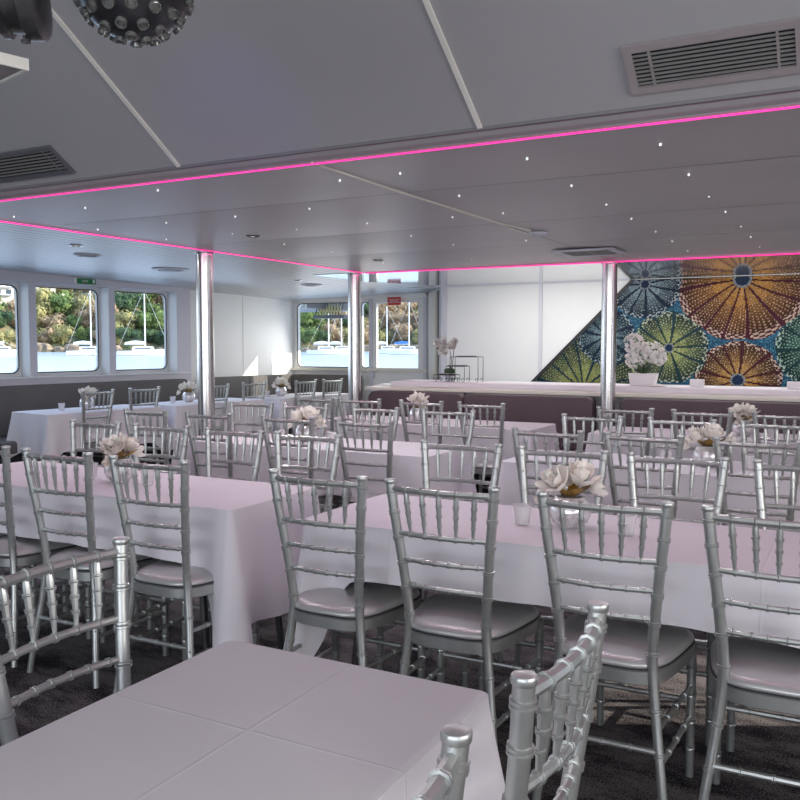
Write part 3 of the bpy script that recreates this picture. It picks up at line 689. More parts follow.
def cloth_geo(L, Wd, dl, de, seed=0):
    """cloth over a table L (local x) by Wd (local y); hangs dl on the long sides and de on the ends"""
    rr = .018; rnd = random.Random(seed); P = []
    hx, hy = L/2, Wd/2
    def side(ax, n):   # points along side
        pass
    # perimeter: start at (hx,-hy) corner going ccw
    segs = [((hx,-hy+rr),(hx,hy-rr),(1,0),de),((hx-rr,hy),(-hx+rr,hy),(0,1),dl),((-hx,hy-rr),(-hx,-hy+rr),(-1,0),de),((-hx+rr,-hy),(hx-rr,-hy),(0,-1),dl)]
    cc = [(hx-rr,hy-rr,0),(-hx+rr,hy-rr,90),(-hx+rr,-hy+rr,180),(hx-rr,-hy+rr,270)]
    dc = max(de, dl)+.07
    for k,(a,b,nrm,dd) in enumerate(segs):
        Ls = math.hypot(b[0]-a[0], b[1]-a[1]); n = max(8,int(Ls/.03))
        for i in range(n+1):
            u = i/n; s = u*Ls; e = min(s, Ls-s)
            drop = dd+(dc-dd)*math.exp(-(e/(.105 if dd < .3 else .075))**2)
            bul = .066*math.exp(-(e/.045)**2) - .026*math.exp(-((e-.12)/.05)**2) + .014*math.exp(-((e-.24)/.05)**2)
            fold = .006*math.sin(s*17+k*2+seed)+.004*math.sin(s*31+seed*3)
            P.append((a[0]+(b[0]-a[0])*u, a[1]+(b[1]-a[1])*u, nrm[0], nrm[1], drop, bul, fold))
        c = cc[k]
        for i in range(1,6):
            an = math.radians(c[2]+90*i/6); nx_, ny_ = math.cos(an), math.sin(an)
            P.append((c[0]+rr*nx_, c[1]+rr*ny_, nx_, ny_, dc, .080, 0))
    n = len(P); V = []; F = []
    lv = [0,.012,.035,.10,.2,.35,.5,.7,.85,1.0]
    for t in lv:
        for (x,y,nx_,ny_,d,bu,fo) in P:
            if t == 0: V.append((x-nx_*.006, y-ny_*.006, 0.0)); continue
            z = -.004-(d-.004)*t if t > .02 else -.003
            o = .004+.012*t+bu*t**1.1+fo*min(1,t*1.6)
            V.append((x+nx_*o, y+ny_*o, z))
    for j in range(len(lv)-1):
        for i in range(n): i2 = (i+1)%n; F.append((j*n+i,(j+1)*n+i,(j+1)*n+i2,j*n+i2))
    F.append(tuple(range(n)))
    return G().add(V,F)
def make_table(L, Wd):
    t = thing('folding_table', (0,0,-9)); obj('tabletop', G().box(-L/2+.006,L/2-.006,-Wd/2+.006,Wd/2-.006,TZ-.035,TZ-.005), M['whitebox'], t)
    for sx_ in (-1,1):
        for sy_ in (-1,1):
            obj('leg', G().tube([(sx_*(L/2-.22),sy_*(Wd/2-.07),TZ-.036),(sx_*(L/2-.16),sy_*(Wd/2-.05),.001)], .015, 8), M['black'], t, True)
        obj('stretcher', G().tube([(sx_*(L/2-.19),-Wd/2+.06,.36),(sx_*(L/2-.19),Wd/2-.06,.36)], .010, 8), M['black'], t, True)
    return t
T_ = {1: make_table(1.83,.58), 2: make_table(1.22,.6)}; used = set()
def table(x, y, rz, kind, where, dl, de, seed, m='cloth'):
    L, Wd = (1.83,.58) if kind == 1 else (1.22,.6)
    if kind not in used: t = T_[kind]; used.add(kind); t.location = (x,y,0); t.rotation_euler = (0,0,rz)
    else: t = dup(T_[kind], (x,y,0), rz)
    tag(t, 'folding table under the cloth of the ' + where, 'table', 'banquet tables')
    c = obj('tablecloth', cloth_geo(L, Wd, dl, de, seed), M[m], None, True); c.location = (x,y,TZ+.002); c.rotation_euler = (0,0,rz)
    tag(c, 'white tablecloth on the ' + where, 'tablecloth', 'white tablecloths')
table(-.858, .474, PI/2, 1, 'foreground table at the bottom of the photo', .34, .36, 1, 'cloth2')
table(-2.975, 2.79, 0, 1, 'left table of the first row', .22, .47, 2, 'cloth2')
table(-.815, 2.79, 0, 1, 'right table of the first row', .185, .47, 3, 'cloth2')
table(-3.01, 4.50, 0, 1, 'left table of the second row', .26, .44, 4)
table(-.755, 4.53, 0, 1, 'right table of the second row', .26, .44, 5)
table(-3.01, 6.16, 0, 1, 'left table of the third row', .30, .44, 6)
table(-.755, 6.16, 0, 1, 'right table of the third row', .30, .44, 7)
table(-6.46, 5.80, math.radians(82), 2, 'nearest port window table', .34, .36, 8)
table(-6.26, 7.18, math.radians(82), 2, 'middle port window table by the left column', .34, .36, 9)
table(-6.02, 8.62, math.radians(82), 2, 'farthest port window table, near the bow window', .34, .36, 10)

# ================================================================== CHAIRS
def make_chair():
    t = thing('chiavari_chair', (0,0,-9))
    # local: back plane near y=0, front legs at y=+.395, x across
    rear = lambda s: catmull([(s*.184,.0,0),(s*.166,.018,.15),(s*.146,.040,.30),(s*.132,.050,.43),(s*.131,.046,.52),(s*.146,.026,.68),(s*.160,.010,.80),(s*.1715,0,.912)], 4)
    hx = {.59:.139,.672:.146,.755:.154,.893:.1695}
    def yb(z): return {.59:.038,.672:.027,.755:.016,.893:.002}[z]
    for s in (-1,1):
        P = rear(s); rings = [z/.93 for z in (.10,.22,.34,.50,.59,.672,.755,.835)]+[.968]
        g = G(); ringed(g, P, lambda u: .0130+.0022*min(1,max(0,(u-.2)/.3)), rings, 12, .0075, 1.20)
        g.lathe([(.0150,-.004),(.0175,-.001),(.0178,.007),(.0165,.0095),(.006,.0115)], 12, o=P[-1])
        obj('leg', g, M['silver'], t, True)
        g = G(); ringed(g, [(s*.182,.395,0),(s*.182,.395,.2),(s*.182,.395,.42)], lambda u: .0125+.002*u, [.22,.42,.62,.82], 10)
        obj('leg', g, M['silver'], t, True)
    def rail(name, z, r, bow, rings, seg=8):
        x = hx[z]; y0 = yb(z); P = [(x*(2*k/12-1), y0-bow*(1-(2*k/12-1)**2), z+.0*k) for k in range(13)]
        g = G(); ringed(g, P, lambda u: r, rings, seg, .0042, 1.34); obj(name, g, M['silver'], t, True)
    rail('top_rail', .893, .0105, .020, [.17,.335,.5,.665,.83])
    rail('back_rail', .755, .0085, .022, [.17,.335,.5,.665,.83])
    rail('back_rail', .672, .0078, .020, [.12,.28,.42,.58,.72,.88])
    rail('back_rail', .59, .0078, .018, [.12,.28,.42,.58,.72,.88])
    for k in range(5):
        u = -1+2*(k+1)/6; a = Vector((.1695*u, .002-.020*(1-u*u), .886)); b = Vector((.155*u, .016-.022*(1-u*u), .760))
        g = G(); ringed(g, [a.lerp(b,q/8) for q in range(9)], lambda w: .0085-.0042*w**2.2-(.002 if w < .04 else 0), [.26,.50,.74], 8, .0042, 1.34)
        obj('spindle', g, M['silver'], t, True)
    # seat
    def outline(ins=0, n=48):
        P = []
        for k in range(n):
            a = 2*PI*k/n; c, s_ = math.cos(a), math.sin(a); e = 2/4.0
            x = (abs(c)**e)*(1 if c>0 else -1); y = (abs(s_)**e)*(1 if s_>0 else -1)
            w = .186+.030*y; P.append((x*(w-ins), .222+y*(.200-ins)))
        return P
    def loft(lv):
        V=[];F=[];n=48
        for ins,z in lv:
            V += [(x,y,z) for x,y in outline(ins,n)]
        for i in range(len(lv)-1):
            for k in range(n): F.append((i*n+k,i*n+(k+1)%n,(i+1)*n+(k+1)%n,(i+1)*n+k))
        F += [tuple(reversed(range(n))), tuple(range((len(lv)-1)*n,len(lv)*n))]; return G().add(V,F)
    obj('seat_frame', loft([(.006,.400),(.0,.404),(.0,.438),(.004,.442)]), M['silver'], t, True)
    cu = obj('seat_cushion', loft([(.012,.4425),(.004,.446),(.001,.452),(.003,.459),(.009,.4655),(.019,.4710),(.033,.4755),(.052,.4795),(.076,.4830),(.105,.4855),(.132,.4868)]), M['cushion'], t, 'all')
    obj('piping', loft([(.006,.4422),(-.001,.4445),(.002,.4485)]), M['piping'], cu, True)
    def st(a, b, rg=(.25,.5,.75)):
        g = G(); ringed(g, [a, Vector(a).lerp(Vector(b),.5), b], lambda u: .0085, rg, 8, .005, 1.25); obj('stretcher', g, M['silver'], t, True)
    for s in (-1,1):
        st((s*.150,.036,.285),(s*.182,.395,.285)); st((s*.160,.024,.19),(s*.182,.395,.19))
    st((-.182,.395,.24),(.182,.395,.24)); st((-.158,.027,.225),(.158,.027,.225)); st((-.182,.395,.33),(.182,.395,.33))
    return t
ch0 = make_chair(); first = [True]
def chair(x, y, rz, label, group):
    x -= .015 if abs(rz) < 1 and y < 3 else 0
    lab = 'silver banquet chair ' + label
    if first[0]:
        first[0] = False; c = ch0; c.location = (x,y,0); c.rotation_euler = (0,0,rz); tag(c, lab, 'chair', group)
    else: c = dup(ch0, (x,y,0), rz, lab, 'chair', group)
    return c
ORD = ['first','second','third','fourth']
gA = 'chairs around the first row of tables'; gB = 'chairs around the second row of tables'; gC = 'chairs before the third row of tables'; gW = 'chairs at the port window tables'; gF = 'chairs at the foreground table'
rj = random.Random(5)
for k, x in enumerate((-1.535, -1.09, -.60, -.155)):
    chair(x, 2.315, rj.uniform(-.02,.02), 'on the near side of the first-row right table, %s from its left' % ORD[k], gA)
for k, (x, r) in enumerate(((-3.235,.0),(-2.765,.03),(-2.28,.03))):
    chair(x, 2.325, r, 'on the near side of the first-row left table, %s from photo left' % ORD[k], gA)
for k, x in enumerate((-3.675,-3.20,-2.72,-2.285)):
    chair(x, 3.335, PI+rj.uniform(-.04,.04), 'on the far side of the first-row left table, %s from its left' % ORD[k], gA)
for k, x in enumerate((-1.50,-1.055,-.61,-.155)):
    chair(x, 3.34, PI+rj.uniform(-.04,.04), 'on the far side of the first-row right table, %s from its left' % ORD[k], gA)
for k, x in enumerate((-4.04-.0,-3.52,-2.93,-2.415)):
    chair(x, 4.075, rj.uniform(-.05,.05), 'on the near side of the second-row left table, %s from its left' % ORD[k], gB)
for k, x in enumerate((-1.36,-.895,-.40)):
    chair(x, 4.06, rj.uniform(-.04,.04), 'on the near side of the second-row right table, %s from its left' % ORD[k], gB)
for k, x in enumerate((-3.90,-3.43,-2.865,-2.33)):
    chair(x, 4.985, PI+rj.uniform(-.08,.08), 'on the far side of the second-row left table, %s from its left' % ORD[k], gB)
for k, x in enumerate((-1.40,-.89,-.40)):
    chair(x, 5.0, PI+rj.uniform(-.05,.05), 'on the far side of the second-row right table, %s from its left' % ORD[k], gB)
for k, x in enumerate((-3.82,-3.41,-2.88,-2.40)):
    chair(x, 5.69, rj.uniform(-.06,.06), 'on the near side of the third-row left table, %s from its left' % ORD[k], gC)
for k, x in enumerate((-1.375,-.89,-.41)):
    chair(x, 5.69, rj.uniform(-.05,.05), 'on the near side of the third-row right table, %s from its left' % ORD[k], gC)
wl = ['beside the nearest port window table, nearer to the camera','beside the nearest port window table, farther from the camera','beside the middle window table, just left of the left steel column','beside the middle port window table, just right of the left column','beside the farthest port window table, nearer to the camera','beside the farthest port window table, farther from the camera']
for (x,y,r), l in zip(((-6.11,5.585,.03),(-6.10,6.15,.10),(-5.92,6.98,.12),(-5.92,7.62,.1),(-5.70,8.30,.12),(-5.60,8.72,.12)), wl):
    chair(x, y, PI/2-r, l, gW)
chair(-1.393, 1.155, -PI/2, 'left of the foreground table, cut by the left edge', gF)
chair(-.365, 1.182, PI/2, 'right of the foreground table, its back seen edge-on', gF)
chair(-.375, .655, PI/2, 'right of the foreground table, only a post top showing', gF)

# ================================================================== FLOWERS AND GLASSES
def petal(g, base, dir_, up, L, Wd, curl, n=5, m=4):
    """cupped petal: from base along dir_, bending towards up"""
    dir_ = dir_.normalized(); side = dir_.cross(up).normalized(); nrm = side.cross(dir_).normalized(); V=[];F=[]
    for i in range(n+1):
        u = i/n; w = Wd*math.sin(PI*min(1,(.12+.83*u)))**.8*(.35+.65*u if u < .6 else 1)*(1-.0*u)
        ang = curl*u; c = base + dir_*(L*u*math.cos(ang*.5)) + nrm*(L*u*math.sin(ang*.5))
        for k in range(m+1):
            q = k/m*2-1; V.append(c + side*(q*w) + nrm*(abs(q)**2*w*.45))
    for i in range(n):
        for k in range(m): a = i*(m+1)+k; F.append((a,a+1,a+m+2,a+m+1))
    g.add(V,F)
def bloom(c, out, size, rnd, np_=9):
    g = G(); c = Vector(c); out = Vector(out).normalized(); t1 = out.orthogonal().normalized(); t2 = out.cross(t1)
    for ringi, (cnt, tilt, L, cu) in enumerate(((4,.35,.85,.2),(5,.75,1.0,.6),(6,1.15,1.05,.8))):
        for k in range(cnt):
            a = 2*PI*(k+.5*ringi+rnd.uniform(-.15,.15))/cnt; rad = t1*math.cos(a)+t2*math.sin(a); tl = tilt+rnd.uniform(-.15,.15)
            petal(g, c, out*math.cos(tl)+rad*math.sin(tl), out*math.sin(tl)*1-rad*math.cos(tl)+out*.01, size*L*rnd.uniform(.85,1.1), size*.34, cu)
    return g
def flowers(x, y, rz, label, seed, sc=1.0):
    rnd = random.Random(seed)
    t = thing('flower_bowl', (x,y,TZ+.004), rz, label, 'flower vase', 'magnolia bowls on the tables')
    pr = [(.036,0.0),(.040,.002),(.058,.018),(.069,.040),(.0705,.058),(.064,.080),(.052,.097),(.0485,.104),(.046,.104),(.050,.094),(.060,.078),(.064,.058),(.060,.03),(.03,.012)]
    obj('bowl', G().lathe(pr, 28), M['mercury'], t, 'all')
    spots = [((.028,-.012,.135),(.25,-.35,1),.088),((-.035,-.01,.125),(-.7,-.3,.8),.075),((.0,.03,.14),(-.1,.5,1),.075),((.07,.0,.115),(1,-.1,.45),.062)]
    for k,(c,o,s) in enumerate(spots):
        c = tuple(v+rnd.uniform(-.008,.008) for v in c)
        b = obj('magnolia_bloom', bloom(c,o,s*rnd.uniform(.92,1.08),rnd), M['petal'], t, 'all')
    b = obj('bud', bloom((-.085,-.02,.095),(-.8,-.4,.35),.042,rnd), M['petal'], t, 'all')
    for k in range(5):
        a = 2*PI*k/5+rnd.uniform(-.3,.3); g = G(); petal(g, Vector((0,0,.10)), Vector((math.cos(a),math.sin(a),.22)), Vector((0,0,1)), .092, .026, .5, 6, 4)
        obj('leaf', g, M['leaf'], t, 'all')
    obj('twig', G().tube([(-.01,0,.09),(-.05,-.01,.135),(-.075,-.01,.168)], .0022, 6), M['twig'], t)
    b = obj('bud', bloom((-.075,-.01,.165),(-.15,0,1),.034,rnd), M['petal'], t, 'all')
    t.scale = (sc,sc,sc); return t
flowers(-.855, 2.80, .5, 'silver bowl of cream magnolias on the first-row right table, largest in view', 1)
flowers(-2.925, 2.79, 1.7, 'silver bowl of cream magnolias on the first-row left table', 2)
flowers(-3.09, 4.50, .2, 'silver bowl of cream magnolias on the second-row left table', 3)
flowers(-.675, 4.52, .1, 'silver bowl of cream magnolias on the second-row right table', 4)
flowers(-3.14, 6.15, 2.2, 'silver bowl of cream magnolias on the third-row left table', 5)
flowers(-.70, 6.17, 1.2, 'silver bowl of cream magnolias on the third-row right table', 6)
flowers(-6.50, 5.80, 2.0, 'silver bowl of cream magnolias on the nearest port window table', 7)
flowers(-6.33, 7.02, .8, 'silver bowl of cream magnolias on the middle window table by the left column', 8)
flowers(-6.10, 8.36, 3.0, 'silver bowl of cream magnolias on the farthest port window table', 9)
tl0 = None
def tealight(x, y, label):
    global tl0
    if tl0 is None:
        tl0 = thing('tealight_glass', (x,y,TZ+.004))
        pr = [(.023,.0),(.024,.001),(.0315,.064),(.0325,.066),(.0315,.067),(.0295,.064),(.0225,.010),(.008,.008)]
        obj('tumbler', G().lathe(pr, 20), M['tumbler'], tl0, 'all')
        cd = obj('candle', G().lathe([(.020,.011),(.020,.024),(.018,.026)], 16), M['petalw'], tl0, True)
        obj('wick', G().tube([(0,0,.026),(0,0,.033)], .001, 5), M['twig'], cd)
        o = tl0
    else: o = dup(tl0, (x,y,TZ+.004), 0)
    tag(o, label, 'candle glass', 'tealight glasses on the tables'); return o
for (x,y,l) in ((-1.01,2.76,'left of the magnolia bowl on the first-row right table'),(-.655,2.76,'right of the magnolia bowl on the first-row right table'),
    (-3.12,2.80,'left of the magnolia bowl on the first-row left table'),(-2.75,2.78,'right of the magnolia bowl on the first-row left table'),
    (-3.27,4.50,'left of the magnolia bowl on the second-row left table'),(-2.90,4.5,'right of the magnolia bowl on the second-row left table'),
    (-.88,4.52,'left of the magnolia bowl on the second-row right table'),(-.48,4.52,'right of the magnolia bowl on the second-row right table'),
    (-3.34,6.15,'left of the magnolia bowl on the third-row left table'),(-2.95,6.15,'right of the magnolia bowl on the third-row left table'),
    (-.52,6.15,'right of the magnolia bowl on the third-row right table'),
    (-6.55,5.55,'beside the magnolia bowl on the nearest port window table'),(-6.35,6.80,'beside the magnolia bowl on the middle port window table'),(-6.15,8.16,'beside the magnolia bowl on the farthest port window table')):
    tealight(x, y, 'small clear tealight glass ' + l)

# ================================================================== THINGS ON THE COUNTER
CT = .982
def cluster(center, rx, ry, rz_, n, size, rnd):
    g = G()
    for k in range(n):
        d = Vector((rnd.gauss(0,1),rnd.gauss(0,1),rnd.gauss(0,1))).normalized(); p = Vector(center)+Vector((d.x*rx,d.y*ry,d.z*rz_))*rnd.uniform(.75,1.0)
        t1 = d.orthogonal().normalized(); t2 = d.cross(t1)
        for j in range(4):
            a = PI/2*j+rnd.random(); petal(g, p, t1*math.cos(a)+t2*math.sin(a)+d*.25, d, size, size*.48, .5, 3, 2)
    return g
rnd = random.Random(12)
t = thing('potted_flowers', (-1.665, 7.52, CT), 0, 'big bunch of white hydrangeas in a white oblong planter on the counter before the mural', 'potted flowers')
g = G(); V = []
for (sx_, sy_, z) in ((.100,.05,0),(.118,.058,.105),(.112,.052,.105),(.10,.045,.085)):
    V += [(-sx_,-sy_,z),(sx_,-sy_,z),(sx_,sy_,z),(-sx_,sy_,z)]
F = [(3,2,1,0)]+[(i*4+k,i*4+(k+1)%4,(i+1)*4+(k+1)%4,(i+1)*4+k) for i in range(3) for k in range(4)]+[(12,13,14,15)]
obj('planter', G().add(V,F), M['whitebox'], t)
for (c, r_) in (((-.085,.0,.36),.085),((.075,.0,.29),.085),((-.075,.0,.235),.085),((-.03,.02,.30),.07),((.13,.0,.24),.055)):
    obj('flower_head', cluster(c, r_, r_*.9, r_, 60, .026, rnd), M['petalw'], t, 'all')
for k in range(7):
    a = 2*PI*k/7; g = G(); petal(g, Vector((0,0,.09)), Vector((math.cos(a),math.sin(a)*.5,.35)), Vector((0,0,1)), .12, .03, .6, 5, 3); obj('leaf', g, M['greenleaf'], t, 'all')
for (a,b) in ((-.06,.30),(.05,.25),(0,.28)): obj('stem', G().tube([(a*.3,0,.085),(a,0,b)], .004, 6), M['twig'], t)
t = thing('potted_orchid', (-3.53, 7.58, CT), 0, 'white orchid in a pale pot beside the black wire stand on the counter', 'potted flowers')
obj('pot', G().lathe([(.036,0),(.048,.075),(.046,.08),(.04,.07)], 20), M['lav'], t, True)
obj('moss', G().lathe([(.05,.075),(.056,.09),(.05,.118),(.02,.125)], 12), M['greenleaf'], t, True)
obj('stem', G().tube(catmull([(.01,0,.12),(.02,0,.20),(.0,0,.30),(-.05,0,.37),(-.10,0,.36)],5), .004, 6), M['twig'], t)
obj('stem', G().tube(catmull([(.03,0,.12),(.04,0,.24),(.05,0,.32)],5), .004, 6), M['twig'], t)
for c in ((-.04,0,.385),(-.10,0,.34),(-.075,0,.29),(-.02,0,.27),(.05,0,.32),(-.12,0,.37),(.01,0,.34),(.055,0,.37),(-.05,0,.33)):
    obj('orchid_flower', bloom(c, (rnd.uniform(-.4,.4),-1,rnd.uniform(-.2,.4)), .056, rnd), M['petalw'], t, 'all')
t = thing('cake_stand', (-3.40, 7.50, CT), 0, 'black wrought-iron three-level serving stand at the left end of the counter', 'serving stand')
def scroll(x, z=.0): return [(x+.016*math.cos(a)*(1-.1*k/8), 0, .017+.016*math.sin(a)*(1-.1*k/8)) for k,a in [(k, -PI/2+ (k/8)*1.6*PI) for k in range(9)]]
for (x0,x1,h) in ((-.23,-.01,.062),(-.10,.09,.145),(-.06,.23,.235)):
    for y in (-.06,.06):
        g = G()
        g.tube([(x0,y,.01),(x0,y,h),(x1,y,h),(x1,y,.01)], .004, 6)
        for x in (x0,x1): g.tube([(p[0],y,p[2]) for p in scroll(x+(.014 if x == x0 else -.014))], .003, 5)
        obj('wire_frame', g, M['iron'], t, True)
    obj('shelf', G().lathe([(.0,h+.003),(.095,h+.003),(.10,h+.008),(.095,h+.010),(.0,h+.006)], 24, o=((x0+x1)/2,0,0), caps=False), M['iron'], t, True)
tag(obj('white_box', G().box(-1.27,-1.165,7.46,7.54,CT,CT+.062), M['whitebox']), 'small plain white box on the counter left of the lower orange urchin', 'box', 'white boxes on the counter')
tag(obj('white_box', G().box(-.53,-.40,7.46,7.54,CT,CT+.058), M['whitebox']), 'small plain white box on the counter cut by the right edge of the photo', 'box', 'white boxes on the counter')
g = G(); V=[];F=[]; rnd2 = random.Random(4)
for j in range(7):
    for i in range(9):
        x=-1.60+.14*i/8; y=7.40+.10*j/6; e=min(i,8-i,j*1.3,(6-j)*1.3); V.append((x+rnd2.uniform(-.004,.004),y,CT+.003+.010*e*rnd2.uniform(.4,1.1)*.6))
for j in range(6):
    for i in range(8): a=j*9+i; F.append((a,a+1,a+10,a+9))
tag(obj('folded_napkin', g.add(V,F), M['petalw'], None, True), 'crumpled white napkin on the counter right of the white planter', 'napkin')

# ================================================================== OUTSIDE
t = thing('deck_canopy', (0,0,0), 0, 'dark grey canopy edge of the upper deck seen through the bow window', 'canopy')
obj('roof_panel', G().box(-8.8,-5.0,9.865,11.8,2.08,2.14), M['ventgrey'], t); obj('beam', G().box(-8.8,-7.05,10.3,11.8,1.86,2.08), M['ventgrey'], t); obj('white_edge', G().box(-8.8,-7.05,10.27,10.30,1.84,1.97), M['white'], t)
t = thing('rope_rack', (-7.02,10.9,1.74), 0, 'dark metal rack wound with pale rope hanging outside the bow window', 'rope rack')
obj('tray', G().box(-.27,.27,-.08,.08,-.02,.03), M['ventgrey'], t)
for k in range(10): obj('bar', G().tube([(-.24+.05*k,-.06,.03),(-.20+.05*k,0,.345)], .008, 6), M['gunmetal'], t)
g = G()
for k in range(8): g.tube(catmull([(-.2+.05*k,-.07,.24),(-.18+.05*k,-.085,.14),(-.15+.05*k,-.07,.05),(-.14+.05*k,-.085,.16)],4), .009, 6)
obj('rope', g, M['rope'], t, True)
def pol(az, r, z=0): a = math.radians(az); return Vector((math.sin(a)*r, math.cos(a)*r, z))
# hillside strip
V=[];F=[]; na=110; pr=[(288,-3.5,0),(296,-1.2,1),(302,1.5,2),(312,7,3),(325,13,4),(345,21,5),(375,29,5),(420,33,4),(470,30,3)]
rh = random.Random(9)
for i in range(na+1):
    az = -72+62*i/na; wob = math.sin(az*.6)*6+math.sin(az*1.7+1)*3
    hk = .95+.12*math.sin(az*.35+2)+.06*math.sin(az*1.3)
    for (r,z,nn) in pr: V.append(pol(az, r+wob+rh.uniform(-1,1)*nn*.5, z*hk+rh.uniform(-.3,.3)*nn))
k=len(pr)
for i in range(na):
    for j in range(k-1): a=i*k+j; F.append((a,a+1,a+k+1,a+k))
struct('hillside', G().add(V,F), M['hill'], smooth=True)
# tree prototypes: lumpy crowns of many leaf tufts
def crown(seed, tall=1.0):
    rr_ = random.Random(seed); g = G()
    blobs = [(Vector((rr_.uniform(-1,1)*.9, rr_.uniform(-1,1)*.9, rr_.uniform(-.2,1.1)*tall)), rr_.uniform(.55,.95)) for _ in range(9)]
    for c, r in blobs:
        for k in range(150):
            d = Vector((rr_.gauss(0,1),rr_.gauss(0,1),rr_.gauss(0,1))).normalized(); p = c+d*r*rr_.uniform(.8,1.08)
            t1 = d.orthogonal().normalized(); t1.rotate(Matrix.Rotation(rr_.random()*6.28,3,d)); t2 = d.cross(t1); s = rr_.uniform(.08,.18)
            g.add([p-t1*s, p-t2*s*.6, p+t1*s+d*s*.5, p+t2*s*.6], [(0,1,2,3)])
        g.lathe([(r*.02,-r*.6),(r*.4,-r*.45),(r*.58,-r*.1),(r*.52,r*.25),(r*.3,r*.5),(r*.02,r*.6)], 7, o=c)
    g.tube([(0,0,-2.4),(0,0,0)], .12, 6)
    return g
protos = {}
kinds = [('tree0','dark green bushy'),('tree1','bright green bushy'),('tree2','olive green scrubby'),('tree3','russet brown bare-branched')]
for mi,(mn,_) in enumerate(kinds):
    protos[mi] = []
    for v in range(2):
        o = obj('shore_tree', crown(mi*10+v, 1.0 if v == 0 else .8), M[mn]); o.location = (0,0,-400); protos[mi].append([o, False])
rt = random.Random(21); N = 0
def tree(az, r, z, s, mi):
    global N
    v = rt.randrange(2); p = protos[mi][v]
    if not p[1]: o = p[0]; p[1] = True
    else: o = p[0].copy(); C.objects.link(o)
    o.location = pol(az, r, z); o.scale = (s, s, s*rt.uniform(.8,1.15)); o.rotation_euler = (0,0,rt.random()*6.28)
    tag(o, '%s tree on the bank across the water' % kinds[mi][1], 'tree', '%s trees on the far bank' % kinds[mi][1]); N += 1
for (r0, z0, dn_, s0) in ((303,3.2,.95,2.3),(311,8,1.05,2.8),(323,13.5,1.2,3.2),(338,19,1.35,3.6),(358,25,1.6,4.2)):
    az = -58.5
    while az < -24:
        n1 = math.sin(az*.55+.9)+math.sin(az*1.31+r0*.05)*.8
        if n1 > .75: mi = rt.choice((0,0,1,1))
        elif n1 > -.2: mi = rt.choice((1,2,0,3))
        else: mi = rt.choice((3,2,3,2))
        wob = math.sin(az*.6)*6+math.sin(az*1.7+1)*3
        tree(az, r0+wob+rt.uniform(-3,3), z0+rt.uniform(-1.2,1.2), s0*rt.uniform(.75,1.25), mi); az += dn_*rt.uniform(.7,1.25)
# houses
def house(az, r, z, w, h, d, label, floors=2, mm='render'):
    p = pol(az, r, z); t = thing('house', p, -math.radians(az), label, 'house')
    obj('walls', G().box(-w/2,w/2,0,d,-3,h), M[mm], t)
    g = G().add([(-w/2-.5,-.6,h),(w/2+.5,-.6,h),(w/2+.5,d+.6,h),(-w/2-.5,d+.6,h),(-w/2+1,d/2,h+1.6),(w/2-1,d/2,h+1.6)], [(0,1,5,4),(1,2,5),(2,3,4,5),(3,0,4),(3,2,1,0)])
    obj('roof', g, M['roof'], t)
    for f in range(floors):
        n = max(2,int(w/3)); zz = h*(f+.3)/floors
        for k in range(n):
            x = -w/2+w*(k+.5)/n; obj('house_window', G().box(x-.8,x+.8,-.06,0,zz,zz+1.5), M['pane'], t)
        obj('balcony', G().box(-w/2+.5,w/2-.5,-1.0,-.07,zz-.5,zz-.2), M['white'], t)
house(-53.4, 322, 17.5, 13, 8, 8, 'cream house with balconies on the bank seen through the leftmost window', 3)
house(-50.6, 330, 22, 8, 4.0, 7, 'low cream house among trees at the upper left of the second window', 1)
house(-48.0, 340, 19.5, 12, 5, 8, 'cream house behind the yacht mast at the top right of the second window', 2)
house(-45.7, 330, 18, 7, 4, 7, 'white house among trees at the top left of the third window', 1)
house(-43.6, 345, 20, 9, 4, 7, 'pale house at the top right of the third window', 1, 'white')
house(-28.9, 335, 17, 11, 4, 7, 'pale house above the trees seen through the glass door', 1)
# rocks
rr_ = random.Random(31)
def rock(az, r, s, label):
    g = G(); V=[];F=[]; nu=10; nv=6
    for j in range(nv+1):
        for i in range(nu):
            a = 2*PI*i/nu; b = PI*j/nv; q = 1+rr_.uniform(-.15,.15); V.append((s*1.6*math.sin(b)*math.cos(a)*q, s*math.sin(b)*math.sin(a)*q, s*.8*math.cos(b)*q))
    for j in range(nv):
        for i in range(nu): F.append((j*nu+i,j*nu+(i+1)%nu,(j+1)*nu+(i+1)%nu,(j+1)*nu+i))
    o = obj('boulder', g.add(V,F), M['rock'], None, True); o.location = pol(az,r,-.9+s*.25); tag(o, label, 'rock', 'boulders along the far shore')
for k in range(40):
    az = -57+ (33*k/40)+rr_.uniform(-.3,.3)
    rock(az, 292+math.sin(az*.6)*6+math.sin(az*1.7+1)*3, rr_.uniform(1.0,2.2)*(1.25 if -51.4 < az < -49.4 else 1), 'brown sandstone boulder at the waterline of the far bank')
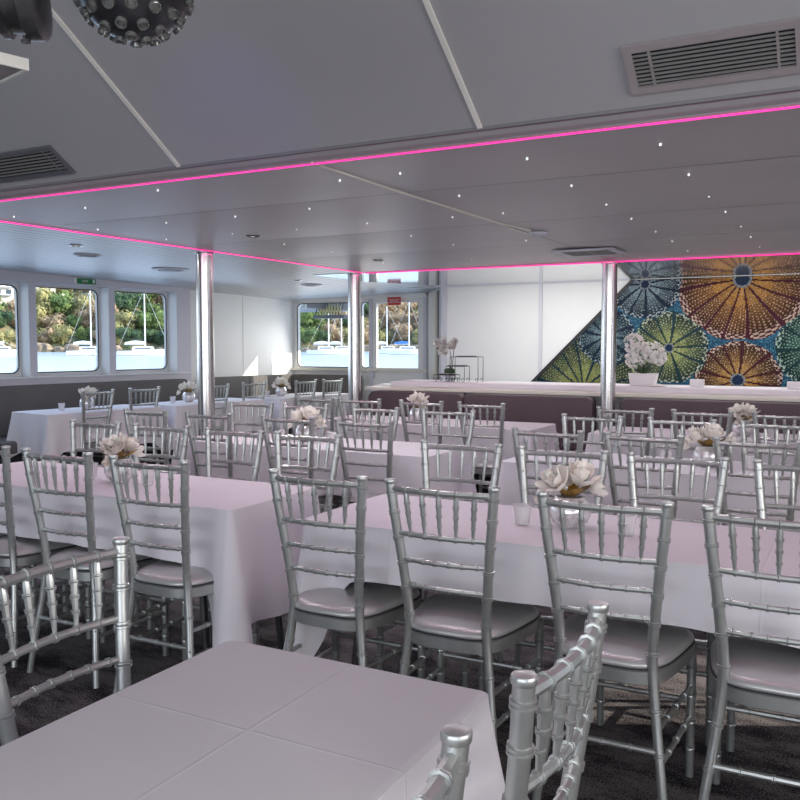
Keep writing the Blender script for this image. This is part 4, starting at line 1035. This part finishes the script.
# yachts
def yacht(az, r, L, mast_h, mast_u, label, cover=False, heading=90):
    p = pol(az, r, -1.1); t = thing('yacht', p, -math.radians(az)+math.radians(heading-90), label, 'yacht')
    V=[];F=[]; n=14
    for i in range(n+1):
        u=i/n; x=-L/2+L*u; w = L*.14*(math.sin(PI*min(1,.22+u*.78))**.7 if u < 1 else 0)
        if i == n: w = .02
        zt = 1.05+.45*u**2; V += [(x,-w,zt),(x,-w*.8,.1),(x,0,-.35 if 0<i<n else .1),(x,w*.8,.1),(x,w,zt)]
    for i in range(n):
        for k in range(4): a=i*5+k; F.append((a,a+1,a+6,a+5))
        F.append((i*5+4,i*5,i*5+5,i*5+9))
    F.append((0,1,2,3,4)); obj('hull', G().add(V,F), M['hullwhite'], t, True)
    obj('cabin', soft_box(-L*.22,L*.18,-L*.07,L*.07,1.1,1.95,.3), M['hullwhite'], t, True)
    obj('cabin_window', G().box(-L*.17,L*.12,-L*.072,-L*.069,1.4,1.65), M['pane'], t)
    xm = L*mast_u; obj('mast', G().tube([(xm,0,1.2),(xm,0,mast_h)], [.16,.11], 8), M['hullwhite'], t, True)
    bm_ = obj('boom', G().tube([(xm,0,2.5),(xm-L*.38,0,2.45)], .13, 8), M['hullwhite'], t, True)
    obj('sail_cover', G().tube([(xm-.2,0,2.75),(xm-L*.18,0,2.8),(xm-L*.37,0,2.65)], [.25,.4,.2], 8), M['bluecanvas' if cover else 'hullwhite'], t, True)
    for q in (L/2-.2, -L/2+.2): obj('stay', G().tube([(q,0,1.4),(xm,0,mast_h-.3)], 0.022, 5), M['hullwhite'], t)
    obj('spreader', G().tube([(xm,-1.0,mast_h*.6),(xm,1.0,mast_h*.6)], .05, 5), M['hullwhite'], t)
yacht(-48.0, 195, 9.5, 14.0, .03, 'white yacht moored at the right of the second window, cut by its frame')
yacht(-44.75, 190, 11.0, 14.2, .02, 'white yacht moored in the middle of the third window, boom sideways')
yacht(-52.9, 200, 8.0, 3.2, .0, 'small white motor boat at the bottom of the leftmost window')
yacht(-33.1, 205, 9.5, 11.5, .05, 'white yacht seen through the left half of the bow window')
yacht(-32.0, 215, 9.0, 13.5, -.05, 'white yacht with a tall mast near the column in the bow window')
yacht(-29.0, 220, 9.0, 12.0, -.05, 'white yacht with a slim mast at the left of the glass door')
yacht(-27.7, 205, 9.5, 13.0, .02, 'white yacht with a bright blue sail cover seen through the glass door', True)
